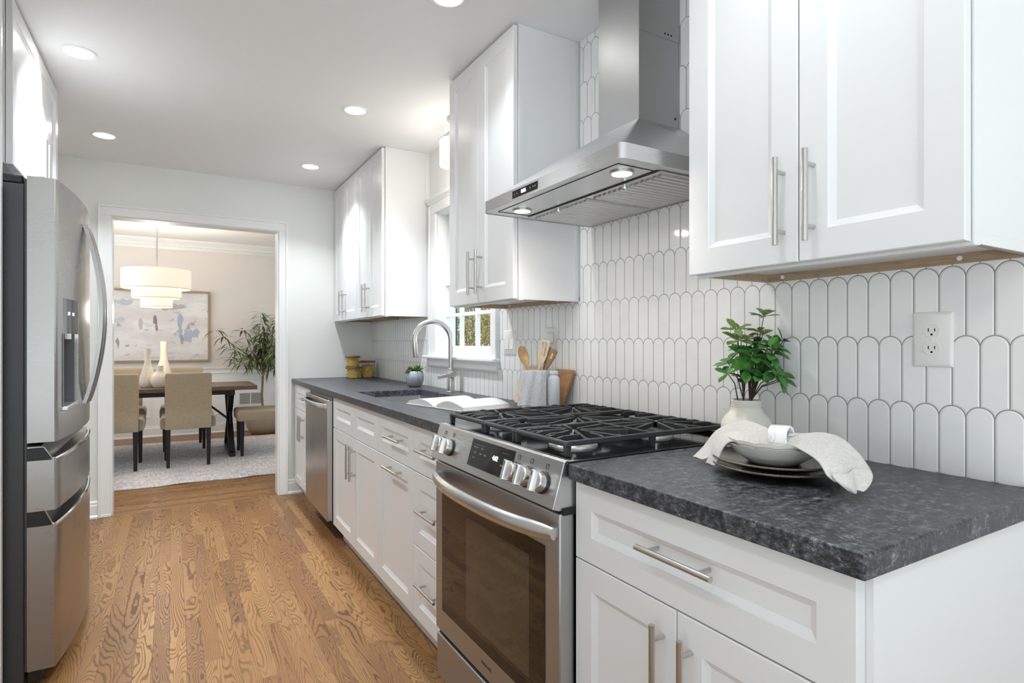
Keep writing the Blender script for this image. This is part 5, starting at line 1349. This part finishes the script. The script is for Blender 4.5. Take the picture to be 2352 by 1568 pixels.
# potted tree
r = thing('potted_tree', 'tall narrow-leaved tree in a round clay pot by the dining room wall', 'plant', (1.03, 8.28, 0))
bm = B(); lathe(bm, [(.001, .0005), (.13, .0005), (.15, .008), (.20, .08), (.225, .17), (.23, .21), (.215, .218), (.205, .205), (.001, .19)], n=48, caps=False); obj('pot', bm, flat('clay_pot', sr(176, 160, 144), .8, nz=.08, nscale=12), r, smooth=True)
rn = random.Random(21); bmt = B(); bl = {0: B(), 1: B()}
trunk = [Vector((0, 0, .18)), Vector((-.02, 0, .5)), Vector((-.005, 0, .8)), Vector((.0, .0, .92))]
tube(bmt, trunk, [.016, .015, .013, .012], 10)
tips = []
for k in range(15):
    a = 2*PI*k/15+rn.uniform(-.3, .3); el = rn.uniform(.25, 1.45); L_ = rn.uniform(.40, .78)
    d = Vector((math.cos(a)*math.cos(el)*1.0, math.sin(a)*math.cos(el)*.55, math.sin(el)))
    s0 = trunk[-1]-Vector((0, 0, rn.uniform(0, .12))); p = s0.copy(); pts = [p.copy()]
    for i in range(6):
        p = p+d*L_/6; d = (d+Vector((rn.uniform(-.15, .15), rn.uniform(-.1, .1), rn.uniform(-.05, .10)))).normalized(); pts.append(p.copy())
        if i >= 1: tips.append((p.copy(), d.copy()))
    tube(bmt, pts, [.008-.001*i for i in range(7)], 6)
for k in range(5):
    p = trunk[-1]-Vector((0, 0, .05+.12*rn.random())); q = p+Vector((rn.uniform(.05, .22), rn.uniform(-.1, .1), .06)); tube(bmt, [p, q], .004, 6); tips.append((q, (q-p).normalized()))
obj('trunk', bmt, flat('tree_bark', sr(128, 112, 90), .8, nz=.15), r, smooth=True)
for p, d in tips:
    for k in range(rn.choice((7, 8, 9))):
        a = rn.random()*6.283; dd = Vector((math.cos(a), math.sin(a)*.6, rn.uniform(-.5, .5))).normalized(); pp_ = p+dd*rn.uniform(0, .04)
        if (p.y+.16*dd.y) > .30: continue
        leaf(bl[rn.choice((0, 0, 1))], pp_, dd, (0, 0, 1), rn.uniform(.11, .17), .027, rn.uniform(.3, .85), .2, 5, 'lance')
lm1 = leaf_mat('tree_leaf_dark', sr(74, 92, 52), sr(98, 114, 66), .5, 12); lm2 = leaf_mat('tree_leaf_olive', sr(112, 126, 74), sr(142, 150, 96), .5, 12)
obj('foliage', bl[0], lm1, r, smooth=True); obj('foliage', bl[1], lm2, r, smooth=True)

# vent and outlet on the dining room wall
r = root_at('wall_vent', 'white wall vent grille low on the dining room wall', 'vent', .905, 8.61, .435)
bm = B()
for a, b, c, d in ((.755, 1.060, .345, .362), (.755, 1.060, .510, .527), (.755, .772, .362, .510), (1.043, 1.060, .362, .510), (.901, .913, .362, .510)): box(bm, a, b, 8.604, 8.6118, c, d)
for k in range(12): z = .368+k*.012; box(bm, .772, 1.043, 8.6065, 8.6115, z, z+.003)
obj('grille', bm, M['trim'], r)
bm = B(); box(bm, .772, 1.043, 8.6105, 8.6118, .362, .510); obj('duct_opening', bm, flat('vent_shadow_grey', sr(120, 118, 116), .8), r)
shift(r)
r = root_at('wall_outlet', 'white outlet low on the dining room wall beside the tree', 'outlet', 1.20, 8.61, .45)
bm = B(); box(bm, 1.165, 1.235, 8.606, 8.6118, .392, .508); obj('cover_plate', bm, M['white_pl'], r, bevel=.002)
for z in (.43, .47):
    bm = B(); box(bm, 1.184, 1.216, 8.6045, 8.6065, z-.013, z+.013); obj('receptacle', bm, M['white_pl'], r, bevel=.001)
shift(r)

# ------------------------------------------------------------------ outside the kitchen window
bm = B(); box(bm, XW+.4, 14, -3, 14, -.5, -.45); struct('ground_lawn', bm, flat('lawn', sr(96, 116, 62), .9, nz=.3, nscale=30, ndist=.004))
def bush(label, c, R_, n, cols, seed, nm='garden_shrub'):
    r = thing(nm, label, 'shrub', (c[0], c[1], -.45)); rn = random.Random(seed); bmL = [B() for _ in cols]
    for k in range(n):
        a, b = rn.random()*6.283, math.acos(rn.uniform(-1, 1)); q = rn.random()**.4
        p = Vector((R_[0]*q*math.sin(b)*math.cos(a), R_[1]*q*math.sin(b)*math.sin(a), c[2]+.45+R_[2]*q*math.cos(b)))
        d = Vector((rn.uniform(-1, 1), rn.uniform(-1, 1), rn.uniform(-.8, .8)))
        leaf(bmL[min(len(cols)-1, int(rn.random()*len(cols)))], p, d, (0, 0, 1), rn.uniform(.03, .06), .026, .3, .2, 2, 'oval')
    for bb_, m_ in zip(bmL, cols): obj('foliage', bb_, m_, r)
    bt = B()
    for k in range(9):
        a = rn.random()*6.283; tube(bt, [(0, 0, 0), (R_[0]*.6*math.cos(a), R_[1]*.6*math.sin(a), c[2]+.45+R_[2]*rn.uniform(.0, .8))], .012, 5)
    obj('branches', bt, flat('grey_twigs', sr(150, 140, 128), .8), r)
ga = leaf_mat('garden_green', sr(150, 176, 92), sr(196, 212, 136)); gb = leaf_mat('garden_dark_green', sr(104, 128, 70), sr(140, 160, 96)); gr_ = leaf_mat('autumn_red', sr(226, 130, 104), sr(240, 180, 140)); gy = leaf_mat('autumn_yellow', sr(226, 204, 120), sr(240, 226, 170))
bush('green shrub seen through the lower window panes', (4.0, 8.5, 1.1), (.8, .52, 1.5), 13000, [ga, gb, ga], 1)
bush('red and yellow autumn shrub at the right of the window view', (3.6, 6.66, 1.05), (.4, .27, 1.3), 5000, [gr_, gy, ga], 2)
bush('dark green shrub in the middle of the window view', (3.95, 7.52, 1.0), (.7, .40, 1.6), 9000, [gb, ga, gb], 3)
bush('tall green hedge behind the garden shrubs', (6.9, 13.2, 1.6), (2.0, 3.4, 2.6), 16000, [ga, gb], 4, 'garden_hedge')
r = root_at('privacy_screen', 'dark brown slatted screen left in the window view', 'screen', 2.36, 5.1, -.45)
bm = B()
for k in range(5): box(bm, 2.30, 2.34, 5.02+k*.115, 5.125+k*.115, -.45, 2.4)
obj('boards', bm, flat('dark_brown_boards', sr(70, 62, 66), .6, nz=.1), r); bm = B(); box(bm, 2.34, 2.40, 5.02, 5.60, .2, .28); box(bm, 2.34, 2.40, 5.02, 5.60, 1.9, 1.98); obj('rail', bm, flat('dark_rail', sr(60, 54, 56), .6), r)
shift(r)

# ------------------------------------------------------------------ clean-up
for o in list(bpy.data.objects):
    if o.type == 'MESH' and len(o.data.polygons) == 0: bpy.data.objects.remove(o)
